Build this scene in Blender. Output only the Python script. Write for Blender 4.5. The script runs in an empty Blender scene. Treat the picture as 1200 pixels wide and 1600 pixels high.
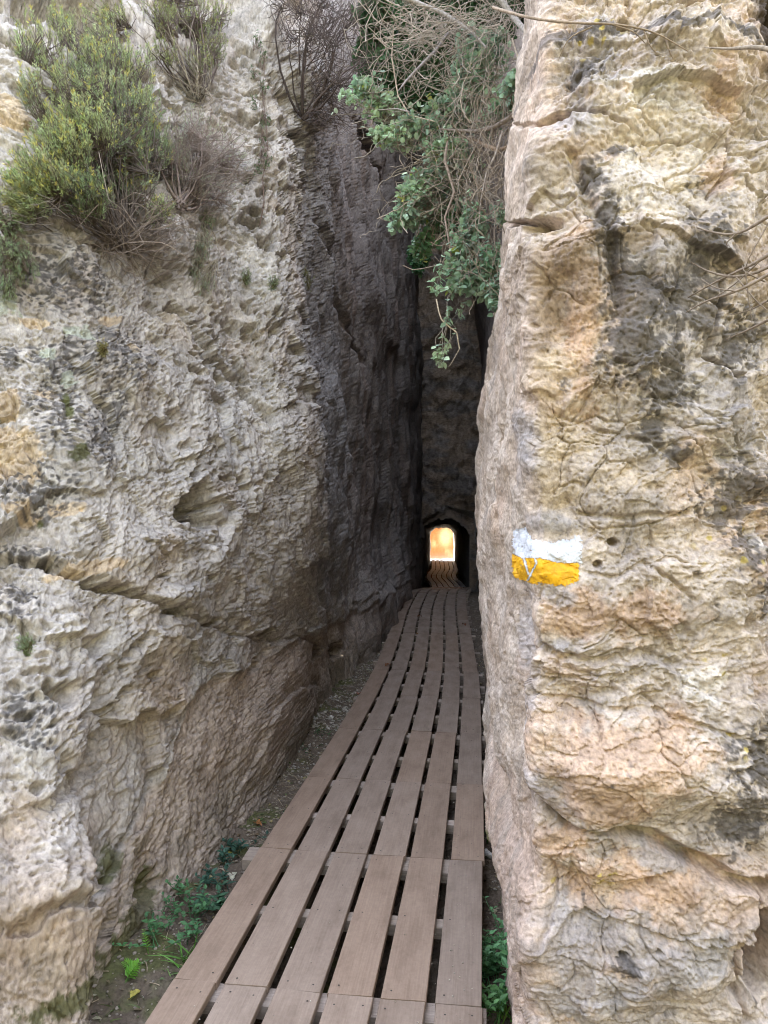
import bpy, math, random
import numpy as np
R = math.radians
random.seed(7)
rng = np.random.default_rng(7)

# ------------------------------------------------------------------ camera, sky, sun
sc = bpy.context.scene
EYE = 1.55
PITCH = 1.39
cam_d = bpy.data.cameras.new('camera'); cam = bpy.data.objects.new('camera', cam_d)
sc.collection.objects.link(cam); sc.camera = cam
cam.location = (0, 0, EYE); cam.rotation_euler = (R(90 - PITCH), 0, 0)
cam_d.sensor_fit = 'VERTICAL'; cam_d.sensor_height = 24; cam_d.lens = 24 * 1155 / 1600
cam_d.clip_start = 0.02; cam_d.clip_end = 2000

SUN_DIR = np.array([-.36, .70, .62]); SUN_DIR /= np.linalg.norm(SUN_DIR)
elev = math.asin(SUN_DIR[2]); azim = math.atan2(SUN_DIR[0], SUN_DIR[1])
w = bpy.data.worlds.new('World'); sc.world = w; w.use_nodes = True
nt = w.node_tree; bg = nt.nodes['Background']
sky = nt.nodes.new('ShaderNodeTexSky'); sky.sky_type = 'NISHITA'; sky.sun_disc = False
sky.sun_elevation = elev; sky.sun_rotation = azim
sky.dust_density = 1.0; sky.air_density = 1.0; sky.ozone_density = 1.0
hs = nt.nodes.new('ShaderNodeHueSaturation'); hs.inputs['Saturation'].default_value = 0.50
nt.links.new(sky.outputs[0], hs.inputs['Color']); nt.links.new(hs.outputs[0], bg.inputs[0])
bg.inputs[1].default_value = 0.15
sl = bpy.data.lights.new('sun', 'SUN'); sl.energy = 5.0; sl.angle = R(.5); sl.color = (1, .93, .82)
so = bpy.data.objects.new('sun', sl); sc.collection.objects.link(so)
so.rotation_euler = (math.pi / 2 - elev, 0, math.pi - azim)
so.location = (0, 0, 20)
sc.view_settings.view_transform = 'Standard'; sc.view_settings.look = 'None'
sc.view_settings.gamma = 1; sc.view_settings.use_curve_mapping = False
sc.view_settings.exposure = 3.72
sc.render.engine = 'CYCLES'
sc.cycles.max_bounces = 8; sc.cycles.diffuse_bounces = 5
sc.cycles.caustics_reflective = False; sc.cycles.caustics_refractive = False
sc.cycles.use_denoising = True; sc.cycles.filter_width = 1.0

# ------------------------------------------------------------------ small maths
cp, sp_ = math.cos(R(PITCH)), math.sin(R(PITCH))
def ray(px, py):
    a = (np.asarray(px, float) - 600) / 1155; b = -(np.asarray(py, float) - 800) / 1155
    return a, cp + b * sp_, b * cp - sp_
def pt(px, py, Y):
    "the point at distance Y from the camera seen in this direction"
    dx, dy, dz = ray(px, py); k = Y / dy
    return np.array([dx * k, Y + 0 * dx, EYE + dz * k]).T
def proj(X, Y, Z):
    z = Z - EYE
    d = np.maximum(Y * cp - z * sp_, 1e-3); u = Y * sp_ + z * cp
    return 600 + 1155 * X / d, 800 - 1155 * u / d
def sstep(a, b, x):
    t = np.clip((x - a) / (b - a + 1e-12), 0, 1); return t * t * (3 - 2 * t)
def lerp(a, b, t): return a + (b - a) * t
def hermite(xk, yk, x):
    xk = np.asarray(xk, float); yk = np.asarray(yk, float); x = np.asarray(x, float)
    d = np.diff(yk, axis=0) / np.diff(xk)[(...,) + (None,) * (yk.ndim - 1)]
    m = np.empty_like(yk); m[0] = d[0]; m[-1] = d[-1]
    h = np.diff(xk)
    for i in range(1, len(xk) - 1): m[i] = (d[i - 1] * h[i] + d[i] * h[i - 1]) / (h[i] + h[i - 1])
    x = np.clip(x, xk[0], xk[-1])
    i = np.clip(np.searchsorted(xk, x, side='right') - 1, 0, len(xk) - 2)
    hh = xk[i + 1] - xk[i]; t = (x - xk[i]) / hh
    e = (...,) + (None,) * (yk.ndim - 1)
    t = t[e]; hh = hh[e]
    t2, t3 = t * t, t ** 3
    return (2*t3-3*t2+1)*yk[i] + (t3-2*t2+t)*hh*m[i] + (-2*t3+3*t2)*yk[i+1] + (t3-t2)*hh*m[i+1]

_PERM = np.random.default_rng(3).permutation(4096).astype(np.int32)
_ANG = np.random.default_rng(4).random(4096) * 2 * np.pi
_GX = np.cos(_ANG).astype(np.float32); _GY = np.sin(_ANG).astype(np.float32)
_J1 = np.random.default_rng(5).random(4096).astype(np.float32); _J2 = np.random.default_rng(6).random(4096).astype(np.float32)
def _h(ix, iy, seed): return _PERM[(_PERM[(ix + seed * 131) & 4095] + iy) & 4095]
def pn(x, y, seed=0):
    x = np.asarray(x, np.float32); y = np.asarray(y, np.float32)
    fx0 = np.floor(x); fy0 = np.floor(y)
    ix = fx0.astype(np.int32); iy = fy0.astype(np.int32); fx = x - fx0; fy = y - fy0
    u = fx*fx*fx*(fx*(fx*6-15)+10); v = fy*fy*fy*(fy*(fy*6-15)+10)
    def g(a, b):
        h = _h(ix + a, iy + b, seed); return _GX[h]*(fx-a) + _GY[h]*(fy-b)
    n0 = g(0,0); n1 = g(1,0); n2 = g(0,1); n3 = g(1,1)
    return 1.5 * lerp(lerp(n0, n1, u), lerp(n2, n3, u), v)
def fbm(x, y, o=4, seed=0, gain=.5, lac=2.03):
    r = 0; a = 1; t = 0
    for k in range(o):
        r = r + a * pn(x, y, seed + k); t += a; a *= gain; x = x * lac + 3.7; y = y * lac + 1.3
    return r / t * 1.4
def ridged(x, y, o=4, seed=0, gain=.55):
    r = 0; a = 1; t = 0
    for k in range(o):
        r = r + a * (1 - np.abs(pn(x, y, seed + k)) * 2); t += a; a *= gain; x = x * 2.07 + 5.1; y = y * 2.07 + 2.9
    return r / t
def worley(x, y, seed=0):
    x = np.asarray(x, np.float32); y = np.asarray(y, np.float32)
    ix = np.floor(x).astype(np.int32); iy = np.floor(y).astype(np.int32); fx = x-ix; fy = y-iy
    f1 = np.full(x.shape, 9., np.float32); f2 = f1.copy(); cid = np.zeros(x.shape, np.float32)
    for a in (-1, 0, 1):
        for b in (-1, 0, 1):
            h = _h(ix + a, iy + b, seed)
            d = np.hypot(a + _J1[h] - fx, b + _J2[h] - fy)
            m = d < f1
            f2 = np.where(m, f1, np.minimum(f2, d)); cid = np.where(m, _J1[(h * 7 + 11) & 4095], cid); f1 = np.where(m, d, f1)
    return f1, f2, cid

def facet(x, y, seed, tilt=1.0, step=.5):
    "broken planes: every cell is a flat chip with its own tilt and height"
    x = np.asarray(x, np.float32); y = np.asarray(y, np.float32)
    ix = np.floor(x).astype(np.int32); iy = np.floor(y).astype(np.int32); fx = x-ix; fy = y-iy
    f1 = np.full(x.shape, 9., np.float32); out = np.zeros(x.shape, np.float32)
    for a in (-1, 0, 1):
        for b in (-1, 0, 1):
            h = _h(ix + a, iy + b, seed); dx = a + _J1[h] - fx; dy = b + _J2[h] - fy
            d = np.hypot(dx, dy); m = d < f1
            g = (h * 7 + 11) & 4095; k = (h * 13 + 5) & 4095
            out = np.where(m, tilt * (_GX[g] * dx + _GY[g] * dy) * (.3 + _J1[k]) + step * (_J2[k] - .5), out); f1 = np.where(m, d, f1)
    return out

# ------------------------------------------------------------------ mesh and object helpers
def link(name, me, mat=None, parent=None):
    o = bpy.data.objects.new(name, me); sc.collection.objects.link(o)
    if mat is not None: me.materials.append(mat)
    if parent is not None: o.parent = parent
    return o
def tag(o, label=None, cat=None, group=None, kind=None):
    if label: o['label'] = label
    if cat: o['category'] = cat
    if group: o['group'] = group
    if kind: o['kind'] = kind
    return o
def empty(name, loc=(0, 0, 0)):
    o = bpy.data.objects.new(name, None); sc.collection.objects.link(o); o.location = [float(c) for c in loc]
    o.empty_display_size = .1
    return o
def mesh_np(name, V, F, col=None, smooth=True, fmat=None):
    V = np.ascontiguousarray(V, np.float32); F = np.ascontiguousarray(F, np.int32)
    me = bpy.data.meshes.new(name); k = F.shape[1]
    me.vertices.add(len(V)); me.vertices.foreach_set('co', V.ravel())
    me.loops.add(F.size); me.loops.foreach_set('vertex_index', F.ravel())
    me.polygons.add(len(F)); me.polygons.foreach_set('loop_start', np.arange(0, F.size, k, dtype=np.int32))
    me.polygons.foreach_set('loop_total', np.full(len(F), k, np.int32))
    if fmat is not None: me.polygons.foreach_set('material_index', np.asarray(fmat, np.int32))
    me.update(calc_edges=True); me.validate()
    me.polygons.foreach_set('use_smooth', np.full(len(me.polygons), smooth, bool))
    if col is not None:
        a = me.attributes.new('tone', 'FLOAT_COLOR', 'POINT')
        c = np.ones((len(V), 4), np.float32); c[:, :3] = col
        a.data.foreach_set('color', c.ravel())
    return me
def grid_faces(nr, nc):
    i = np.arange(nr * nc).reshape(nr, nc)
    return np.stack([i[:-1, :-1], i[:-1, 1:], i[1:, 1:], i[1:, :-1]], -1).reshape(-1, 4)
def local(V, origin): return np.asarray(V) - np.asarray(origin)[None]

def mat_base(name, rough=.9, spec=.2):
    m = bpy.data.materials.new(name); m.use_nodes = True; t = m.node_tree
    b = t.nodes['Principled BSDF']; b.inputs['Roughness'].default_value = rough
    b.inputs['Specular IOR Level'].default_value = spec
    return m, t, b
def nd(t, typ, **kw):
    n = t.nodes.new(typ)
    for k, v in kw.items():
        if k in n.inputs: n.inputs[k].default_value = v
        else: setattr(n, k, v)
    return n
def mix_mult(t, a, b, fac=1.0):
    m = t.nodes.new('ShaderNodeMix'); m.data_type = 'RGBA'; m.blend_type = 'MULTIPLY'; m.inputs[0].default_value = fac
    t.links.new(a, m.inputs[6]); t.links.new(b, m.inputs[7]); return m.outputs[2]
def ramp(t, src, stops):
    r = t.nodes.new('ShaderNodeValToRGB'); t.links.new(src, r.inputs[0])
    while len(r.color_ramp.elements) < len(stops): r.color_ramp.elements.new(.5)
    for e, (p, c) in zip(r.color_ramp.elements, stops):
        e.position = p; e.color = (*c, 1) if len(c) == 3 else c
    return r.outputs[0]

def rock_mat(name, scale=60., stretch=(1, 1, 1), bump=.5, dist=.006):
    m, t, b = mat_base(name, .92, .18)
    at = nd(t, 'ShaderNodeAttribute', attribute_name='tone')
    tc = t.nodes.new('ShaderNodeTexCoord'); mp = t.nodes.new('ShaderNodeMapping'); mp.inputs['Scale'].default_value = stretch
    t.links.new(tc.outputs['Object'], mp.inputs[0])
    n1 = nd(t, 'ShaderNodeTexNoise', Scale=scale, Detail=6, Roughness=.65); t.links.new(mp.outputs[0], n1.inputs['Vector'])
    n2 = nd(t, 'ShaderNodeTexNoise', Scale=scale * .22, Detail=5, Roughness=.6); t.links.new(mp.outputs[0], n2.inputs['Vector'])
    vo = nd(t, 'ShaderNodeTexVoronoi', Scale=scale * .9); t.links.new(mp.outputs[0], vo.inputs['Vector'])
    c1 = ramp(t, n1.outputs[0], [(.28, (.55, .54, .53)), (.48, (.96, .96, .96)), (.7, (1.3, 1.29, 1.27))])
    c2 = ramp(t, n2.outputs[0], [(.3, (.85, .84, .84)), (.7, (1.1, 1.1, 1.09))])
    out = mix_mult(t, mix_mult(t, at.outputs['Color'], c1), c2)
    t.links.new(out, b.inputs['Base Color'])
    ad = nd(t, 'ShaderNodeMath', operation='ADD'); t.links.new(n1.outputs[0], ad.inputs[0])
    mu = nd(t, 'ShaderNodeMath', operation='MULTIPLY'); t.links.new(vo.outputs['Distance'], mu.inputs[0]); mu.inputs[1].default_value = .5
    t.links.new(mu.outputs[0], ad.inputs[1])
    bp = nd(t, 'ShaderNodeBump', Strength=bump, Distance=dist); t.links.new(ad.outputs[0], bp.inputs['Height'])
    t.links.new(bp.outputs[0], b.inputs['Normal'])
    return m

# ------------------------------------------------------------------ path
PY = [-3, 0, 1.2, 2.13, 3.16, 4.26, 5.69, 6.87, 8.24, 10.5, 12.7, 15, 17, 19, 21.2, 22.6, 23.7, 24.7, 26.4, 29, 31, 34, 40]
PX = [-.95, -.50, -.33, -.20, -.06, .08, .26, .39, .51, .69, .93, 1.20, 1.46, 1.72, 1.87, 1.90, 1.865, 1.92, 2.17, 2.36, 2.50, 2.8, 3.4]
PD = [1.53, 1.53, 1.53, 1.53, 1.545, 1.58, 1.615, 1.635, 1.635, 1.635, 1.66, 1.93, 2.17, 2.40, 2.67, 2.70, 2.70, 2.70, 2.70, 2.71, 2.72, 2.74, 2.8]
def path_x(Y): return hermite(PY, PX, Y)
def board_z(Y): return EYE - np.interp(Y, PY, PD)

# ------------------------------------------------------------------ rock walls
class Wall:
    def __init__(s, levels, nt_, nr, x_range, zlo_f, zvis_f, H_f, off=.12):
        s.zl = np.array([l[0] for l in levels]); s.P = np.array([l[1] for l in levels], float)   # (L, K, 2)
        K = s.P.shape[1]
        tt = np.linspace(0, K - 1, 4000)
        mid = s.plan(tt, np.full(4000, 1.55)); s.tt = tt
        s.arc = np.concatenate([[0], np.cumsum(np.hypot(*np.diff(mid, axis=0).T))])
        px, _ = proj(mid[:, 0], mid[:, 1], 1.55)
        dpx = np.abs(np.gradient(px)); vis = (px > x_range[0]) & (px < x_range[1])
        ds = np.gradient(s.arc)
        dens = np.where(vis, dpx, 0) + ds / mid[:, 1] * 140 + ds * 8
        cum = np.cumsum(dens); cum = (cum - cum[0]) / (cum[-1] - cum[0])
        t = np.interp(np.linspace(0, 1, nt_), cum, tt)
        Ym = s.plan(t, np.full(nt_, 1.55))[:, 1]
        v = np.linspace(0, 1, nr)[:, None]
        zlo, zv, H = zlo_f(Ym)[None], zvis_f(Ym)[None], H_f(Ym)[None]
        k = 1 - off
        Z = np.where(v < k, zlo + (zv - zlo) * v / k, zv + (H - zv) * np.clip((v - k) / off, 0, 1) ** 1.3)
        T = np.broadcast_to(t[None], Z.shape)
        s.T, s.Z = T, Z
        XY = s.plan(T.ravel(), Z.ravel()).reshape(Z.shape + (2,))
        s.B = np.dstack([XY, Z])
        s.S = np.interp(T, tt, s.arc)
        du = np.gradient(s.B, axis=1); dv = np.gradient(s.B, axis=0)
        N = np.cross(du, dv); N /= np.linalg.norm(N, axis=2, keepdims=True) + 1e-9
        def box(A, r, ax):
            p = [(0, 0)] * 3; p[ax] = (r + 1, r); c = np.cumsum(np.pad(A, p, mode='edge'), axis=ax); n = A.shape[ax]
            return (np.take(c, np.arange(2 * r + 1, 2 * r + 1 + n), ax) - np.take(c, np.arange(n), ax)) / (2 * r + 1)
        for _ in range(2): N = box(box(N, 16, 1), 8, 0)
        N /= np.linalg.norm(N, axis=2, keepdims=True) + 1e-9
        s.N = N
        s.PX, s.PY = proj(s.B[..., 0], s.B[..., 1], s.B[..., 2])
        s.shape = Z.shape
    def plan(s, t, z):
        K = s.P.shape[1]; L = len(s.zl)
        t = np.asarray(t, float)
        # each level's polyline at t, then between levels along z
        cur = np.stack([hermite(np.arange(K), s.P[l], t) for l in range(L)], 0)      # (L, n, 2)
        z = np.clip(z, s.zl[0], s.zl[-1]); i = np.clip(np.searchsorted(s.zl, z, side='right') - 1, 0, L - 2)
        n = np.arange(len(t))
        def m(j):
            a = np.clip(j - 1, 0, L - 1); b = np.clip(j + 1, 0, L - 1)
            return (cur[b, n] - cur[a, n]) / (s.zl[b] - s.zl[a])[:, None]
        h = (s.zl[i + 1] - s.zl[i])[:, None]; q = ((z - s.zl[i]) / (s.zl[i + 1] - s.zl[i]))[:, None]
        q2, q3 = q * q, q ** 3
        return (2*q3-3*q2+1)*cur[i, n] + (q3-2*q2+q)*h*m(i) + (-2*q3+3*q2)*cur[i+1, n] + (q3-q2)*h*m(i+1)
    def uv(s, px, py):
        "arc length and height of the wall point that is seen there"
        st = 4
        d = (s.PX[::st, ::st] - px) ** 2 + (s.PY[::st, ::st] - py) ** 2 + s.B[::st, ::st, 1] * .01
        k = np.unravel_index(np.argmin(d), d.shape)
        return float(s.S[::st, ::st][k]), float(s.Z[::st, ::st][k])
    def poly(s, pts): return np.array([s.uv(*p) for p in pts])
    def at(s, px, py, out=0.0):
        "a displaced surface point (after finish)"
        d = (s.QX[::2, ::2] - px) ** 2 + (s.QY[::2, ::2] - py) ** 2 + s.V[::2, ::2, 1] * 3
        k = np.unravel_index(np.argmin(d), d.shape)
        return s.V[::2, ::2][k] + s.N[::2, ::2][k] * out
    def finish(s, disp):
        s.V = s.B + s.N * disp[..., None]
        s.QX, s.QY = proj(s.V[..., 0], s.V[..., 1], s.V[..., 2])

def seg_dist(S, Z, poly):
    best = np.full(S.shape, 1e9, np.float32)
    for (a, b) in zip(poly[:-1], poly[1:]):
        d = b - a; L = (d ** 2).sum() + 1e-9
        t = np.clip(((S - a[0]) * d[0] + (Z - a[1]) * d[1]) / L, 0, 1)
        best = np.minimum(best, np.hypot(S - a[0] - t * d[0], Z - a[1] - t * d[1]))
    return best
def below(S, Z, poly, soft):
    "1 below the polyline, 0 above, fading past its ends"
    p = poly[np.argsort(poly[:, 0])]
    zc = np.interp(S, p[:, 0], p[:, 1])
    m = sstep(soft, -soft, Z - zc)
    return m

def blob(S, Z, c, r):
    return np.exp(-(((S - c[0]) / r[0]) ** 2 + ((Z - c[1]) / r[1]) ** 2))
def zone(w, S, Z, spots, k=1.0, px_at_m=None):
    "soft union of ellipses given as (px, py, half width px, half height px)"
    m = np.zeros(S.shape, np.float32)
    for (x, y, rx, ry) in spots:
        c = w.uv(x, y); c1 = w.uv(x + rx * .5, y); c2 = w.uv(x - rx * .5, y)
        rs = max(abs(c1[0] - c2[0]), .02); d = max(abs(w.uv(x, y + ry * .5)[1] - w.uv(x, y - ry * .5)[1]), .02)
        m = np.maximum(m, blob(S, Z, c, (rs, d)))
    return m
def over(col, c, m):
    return col + (np.array(c, np.float32) - col) * m[..., None]

# --- left cliff
LZ = [-1.6, -.15, .6, 1.55, 3.0, 5.0, 8.0, 15.0]
LP = [
 [(-4,1.2),(-1.06,1.95),(-.93,2.5),(-.66,3.8),(-.46,6.2),(-.16,7.9),(.30,11.5),(.70,16),(.98,20),(1.15,23)],
 [(-4,1.2),(-1.06,1.95),(-.92,2.5),(-.62,3.8),(-.44,6.2),(-.12,7.9),(.36,11.5),(.72,16),(.98,20),(1.15,23)],
 [(-4,1.6),(-1.36,2.3),(-1.10,2.9),(-.76,4.0),(-.50,5.6),(-.24,8.1),(.30,11.8),(.68,16),(.96,20),(1.15,23)],
 [(-4.2,2.2),(-1.62,2.9),(-1.18,3.3),(-.78,4.15),(-.47,4.95),(-.29,8.5),(.28,12),(.66,16),(.95,20),(1.15,23)],
 [(-4.5,2.8),(-1.95,3.4),(-1.42,3.9),(-.95,4.65),(-.50,5.2),(-.34,8.7),(.24,12),(.63,16),(.93,20),(1.15,23)],
 [(-5,3.6),(-2.6,4.2),(-1.9,4.7),(-1.15,5.3),(-.62,5.8),(-.40,8.9),(.20,12),(.60,16),(.90,20),(1.1,23)],
 [(-5.5,4.4),(-3.4,5.4),(-2.6,5.8),(-1.7,6.4),(-1.1,6.9),(-.6,9.2),(.1,12),(.52,16),(.85,20),(1.1,23)],
 [(-7.5,8.5),(-6.2,9.2),(-5.2,9.8),(-4.2,10.6),(-3.2,11.2),(-1.4,12),(-.2,13.2),(.7,16.5),(1.2,20),(1.3,23)]]  # top level drawn in over the corridor to shut out skylight
zlo = lambda Y: np.maximum(1.55 - .76 * Y, board_z(Y) - .45)
zvis = lambda Y: 1.62 + .70 * Y
HL = lambda Y: np.maximum(8.8 + 0 * Y, 1.62 + .72 * Y)
WL = Wall(list(zip(LZ, LP)), 640, 1180, (-60, 665), zlo, zvis, HL)

def left_displacement(w):
    S, Z = w.S.astype(np.float32), w.Z.astype(np.float32)
    wx = fbm(S * 2.1, Z * 2.1, 3, 11) ; wz = fbm(S * 2.1, Z * 2.1, 3, 21)
    Sw, Zw = S + .07 * wx, Z + .07 * wz
    fx = fbm(S * 9, Z * 9, 3, 31); fz = fbm(S * 9, Z * 9, 3, 41)
    Sf, Zf = Sw + .018 * fx, Zw + .018 * fz
    near = sstep(9.5, 6.5, w.B[..., 1].astype(np.float32))
    d = .13 * fbm(S * .55 + 2, Z * .5, 3, 1) + .055 * fbm(Sw * 1.9, Zw * 1.5, 4, 5)
    # smooth hand-cut panel low down, weathered bulge above it
    edge = w.poly([(-60,1475),(60,1470),(170,1395),(250,1220),(300,1090),(400,1040),(505,985),(560,960),(640,900)])
    panel = below(Sf, Zf, edge, .03)
    low = w.poly([(-60,1440),(0,1450),(100,1420),(175,1375),(215,1290)])
    # crack and ledge across the left
    ledge = w.poly([(-60,868),(0,870),(75,875),(135,905),(200,928),(260,955),(330,965),(420,985),(505,1000)])
    lowb = below(Sf, Zf, ledge, .018)
    d += -.022 * lowb
    # ribs: tilted vertical tool marks
    a = -.05
    u = Sf * math.cos(a) + Zf * math.sin(a); v = -Sf * math.sin(a) + Zf * math.cos(a)
    rib = ridged(u * 4.2, v * .9, 3, 51); rib2 = ridged(u * 11, v * 1.8, 3, 61); rib3 = fbm(u * 38, v * 7, 4, 71)
    rough = sstep(-.25, .35, fbm(Sw * 1.3 + 7, Zw * 1.3, 3, 81))
    toolz = np.clip(panel * 1.0 + .55 * (1 - rough), 0, 1)
    calm = sstep(-.35, .35, fbm(S * .9 + 9, Z * 1.1, 3, 85)); inner = sstep(488, 530, w.PX); fine = (.30 + .70 * near) * (1 - .70 * inner)
    d += near * inner * (.045 * (ridged(Sw * 2.6, Zw * .38, 4, 133) - .5) + .018 * (ridged(Sw * 7, Zw * 1.0, 3, 134) - .5))
    d += ((.020 * (rib - .5) * (.5 + .5 * calm) + .013 * (rib2 - .5) * (.45 + .3 * toolz + .35 * calm)) + .007 * rib3) * (1 - .5 * inner)
    d += (.050 * facet(Sf * 1.5 + .3 * wx, Zf * 1.9, 201, 1, .35) + .034 * facet(Sf * 3.6, Zf * 4.8, 202, 1, .4) + .009 * facet(Sf * 9 + .2 * fx, Zf * 13 + .2 * fz, 203, 1, .4) * (.5 + .5 * rough)) * (1 - .6 * panel) * fine
    # crumbly weathering
    cr = ridged(Sf * 3.2, Zf * 2.6, 5, 91, .6); cr2 = fbm(Sf * 10, Zf * 11, 5, 101, .6); cr3 = fbm(Sf * 60, Zf * 55, 3, 111, .6)
    k = (1 - .72 * panel) * (.45 + .55 * rough)
    d += ((.046 * (cr - .55) + .014 * cr2) * k * (.25 + .85 * rough) * (.3 + .7 * calm) + .007 * cr3) * fine
    # stepped flakes
    f1, f2, cid = worley(u * 5.5 + .4 * wx, v * 2.4 + .5 * wz, 5)
    d += .010 * (cid - .5) * k * fine
    f1b, f2b, cidb = worley(u * 16 + fx * .3, v * 6 + fz * .4, 9)
    d += .004 * (cidb - .5) * (.5 + .5 * k) * fine
    # solution pits
    g3, _, gi3 = worley(Sf * 30, Zf * 46, 18); d -= .013 * sstep(.36, .12, g3) * (gi3 > .55) * fine
    pz = zone(w, S, Z, [(420,420,70,180),(330,520,60,80),(440,250,60,120),(320,760,60,60),(400,120,60,90),(230,250,120,160),(90,1080,110,80),(60,80,80,80),(200,1430,80,40)])
    g1, _, gi = worley(Sf * 4.4 + .2 * fx, Zf * 7.5 + .2 * fz, 15)
    pit = sstep(.36, .12, g1) * (gi > .45) * np.clip(pz * 1.6, 0, 1)
    d -= .10 * pit
    g1, _, gi = worley(Sf * 13, Zf * 22, 16)
    d -= .034 * sstep(.36, .12, g1) * (gi > .45) * np.clip(.3 + pz, 0, 1) * (1 - .6 * panel)
    # individual cavities and cracks, traced where they lie on the rock
    Sg, Zg = S + .030 * fx + .012 * wx, Z + .016 * fz + .010 * wz
    def slant(px, py):
        "how much longer a length along the wall is than it looks from the path's start"
        a, b = w.uv(px - 12, py), w.uv(px + 12, py); i = np.argmin(np.abs(w.S[400] - w.uv(px, py)[0])); Y = w.B[400, i, 1]
        return float(np.clip(abs(b[0] - a[0]) / 24 * 1155 / Y, 1, 5))
    def hole(px, py, rx, ry, dep):
        c = w.uv(px, py); f = slant(px, py); return -dep * sstep(1.2, .6, np.hypot((Sg - c[0]) / (rx * f), (Zg - c[1]) / ry) + .35 * cr2)
    for h in [(303,796,.095,.085,.42),(316,822,.06,.04,.2),(298,770,.05,.04,.08),(575,245,.22,.16,.5),(508,1012,.06,.07,.28),(540,1015,.08,.08,.3),
              (105,10,.22,.24,.35),(420,375,.06,.07,.09),(432,365,.04,.05,.06),(395,520,.04,.03,.05),(480,620,.05,.06,.05),
              (45,985,.05,.03,.05),(40,30,.05,.04,.06),(45,165,.06,.04,.05),(15,60,.05,.05,.07),(160,190,.05,.05,.07),(338,130,.04,.05,.06),(415,745,.02,.02,.05),(300,905,.02,.02,.05),(270,650,.025,.03,.05),(262,628,.02,.015,.04),(330,560,.05,.06,.12),(350,590,.04,.05,.10),(430,655,.03,.03,.08),(385,470,.03,.03,.07),(455,500,.03,.03,.08),(475,545,.03,.035,.08),(405,300,.03,.035,.08),(445,410,.03,.03,.08),(360,905,.02,.02,.05),(350,870,.03,.02,.06),(410,800,.02,.02,.05),(205,720,.015,.02,.03),(190,735,.012,.012,.03),(240,905,.03,.015,.06),(330,975,.05,.02,.10),(420,985,.05,.02,.10),(395,1045,.03,.03,.06),(260,1120,.04,.03,.07),(225,1060,.03,.02,.06),(100,1190,.03,.03,.05),(60,1230,.03,.02,.05)]:
        d += hole(*h)
    def groove(pts, wd, dep):
        f = slant(*pts[len(pts) // 2]); P = w.poly(pts); P[:, 0] /= f
        q = seg_dist(Sg / f, Zg, P) + .012 * cr2; return -dep * sstep(wd, wd * .25, q)
    d += groove([(285,470),(300,500),(340,545),(365,570),(430,650)], .035, .09)
    d += groove([(290,478),(325,540)], .05, .06)
    d += groove([(70,878),(135,908),(175,928),(215,945),(262,968)], .024, .09)
    d += groove([(262,968),(330,978),(420,1000),(500,1008)], .016, .03)
    d += groove([(-60,870),(0,872),(75,880)], .02, .05)
    d += groove([(140,905),(160,925)], .03, .05)
    d += groove([(10,1470),(60,1440),(110,1412),(170,1378)], .022, .05)
    d += groove([(290,1105),(250,1215),(215,1300),(172,1378)], .02, .03)
    d += groove([(0,600),(40,690),(65,760)], .012, .02)
    d += groove([(0,690),(60,690)], .006, .012)
    d += groove([(480,215),(500,330),(520,420),(560,560)], .09, .07)
    d += groove([(470,0),(440,90),(470,170),(482,215)], .07, .08)
    d += groove([(620,560),(615,700),(600,900)], .25, .10)
    d += .07 * blob(S, Z, w.uv(205,860), (.22,.10)) + .05 * blob(S, Z, w.uv(90,700), (.18,.25)) + .06 * blob(S, Z, w.uv(230,940), (.2,.04))
    d += .10 * blob(S, Z, w.uv(60,1410), (.35,.14)) + .07 * blob(S, Z, w.uv(190,580), (.22,.14)) + .05 * blob(S, Z, w.uv(240,1000), (.3,.09))
    d += -.03 * panel * sstep(150, 330, w.PX)
    d += -.05 * blob(S, Z, w.uv(250,430), (.25,.16))
    # far inside: slightly wavy, chipped
    d += (1 - near) * (.06 * fbm(S * 1.1, Z * .25, 4, 121) + .05 * ridged(S * 2.2, Z * .28, 4, 131) + .02 * ridged(S * 6, Z * .7, 3, 132))
    base_under = sstep(.35, -.2, Z - board_z(w.B[..., 1]))
    d += -.01 * base_under * near
    return d, dict(Sf=Sf, Zf=Zf, S=S, Z=Z, wx=wx, fx=fx, fz=fz, panel=panel, rough=rough, pit=pit, near=near, cid=cid, cidb=cidb, lowb=lowb)
dL, q = left_displacement(WL); WL.finish(dL)

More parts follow.
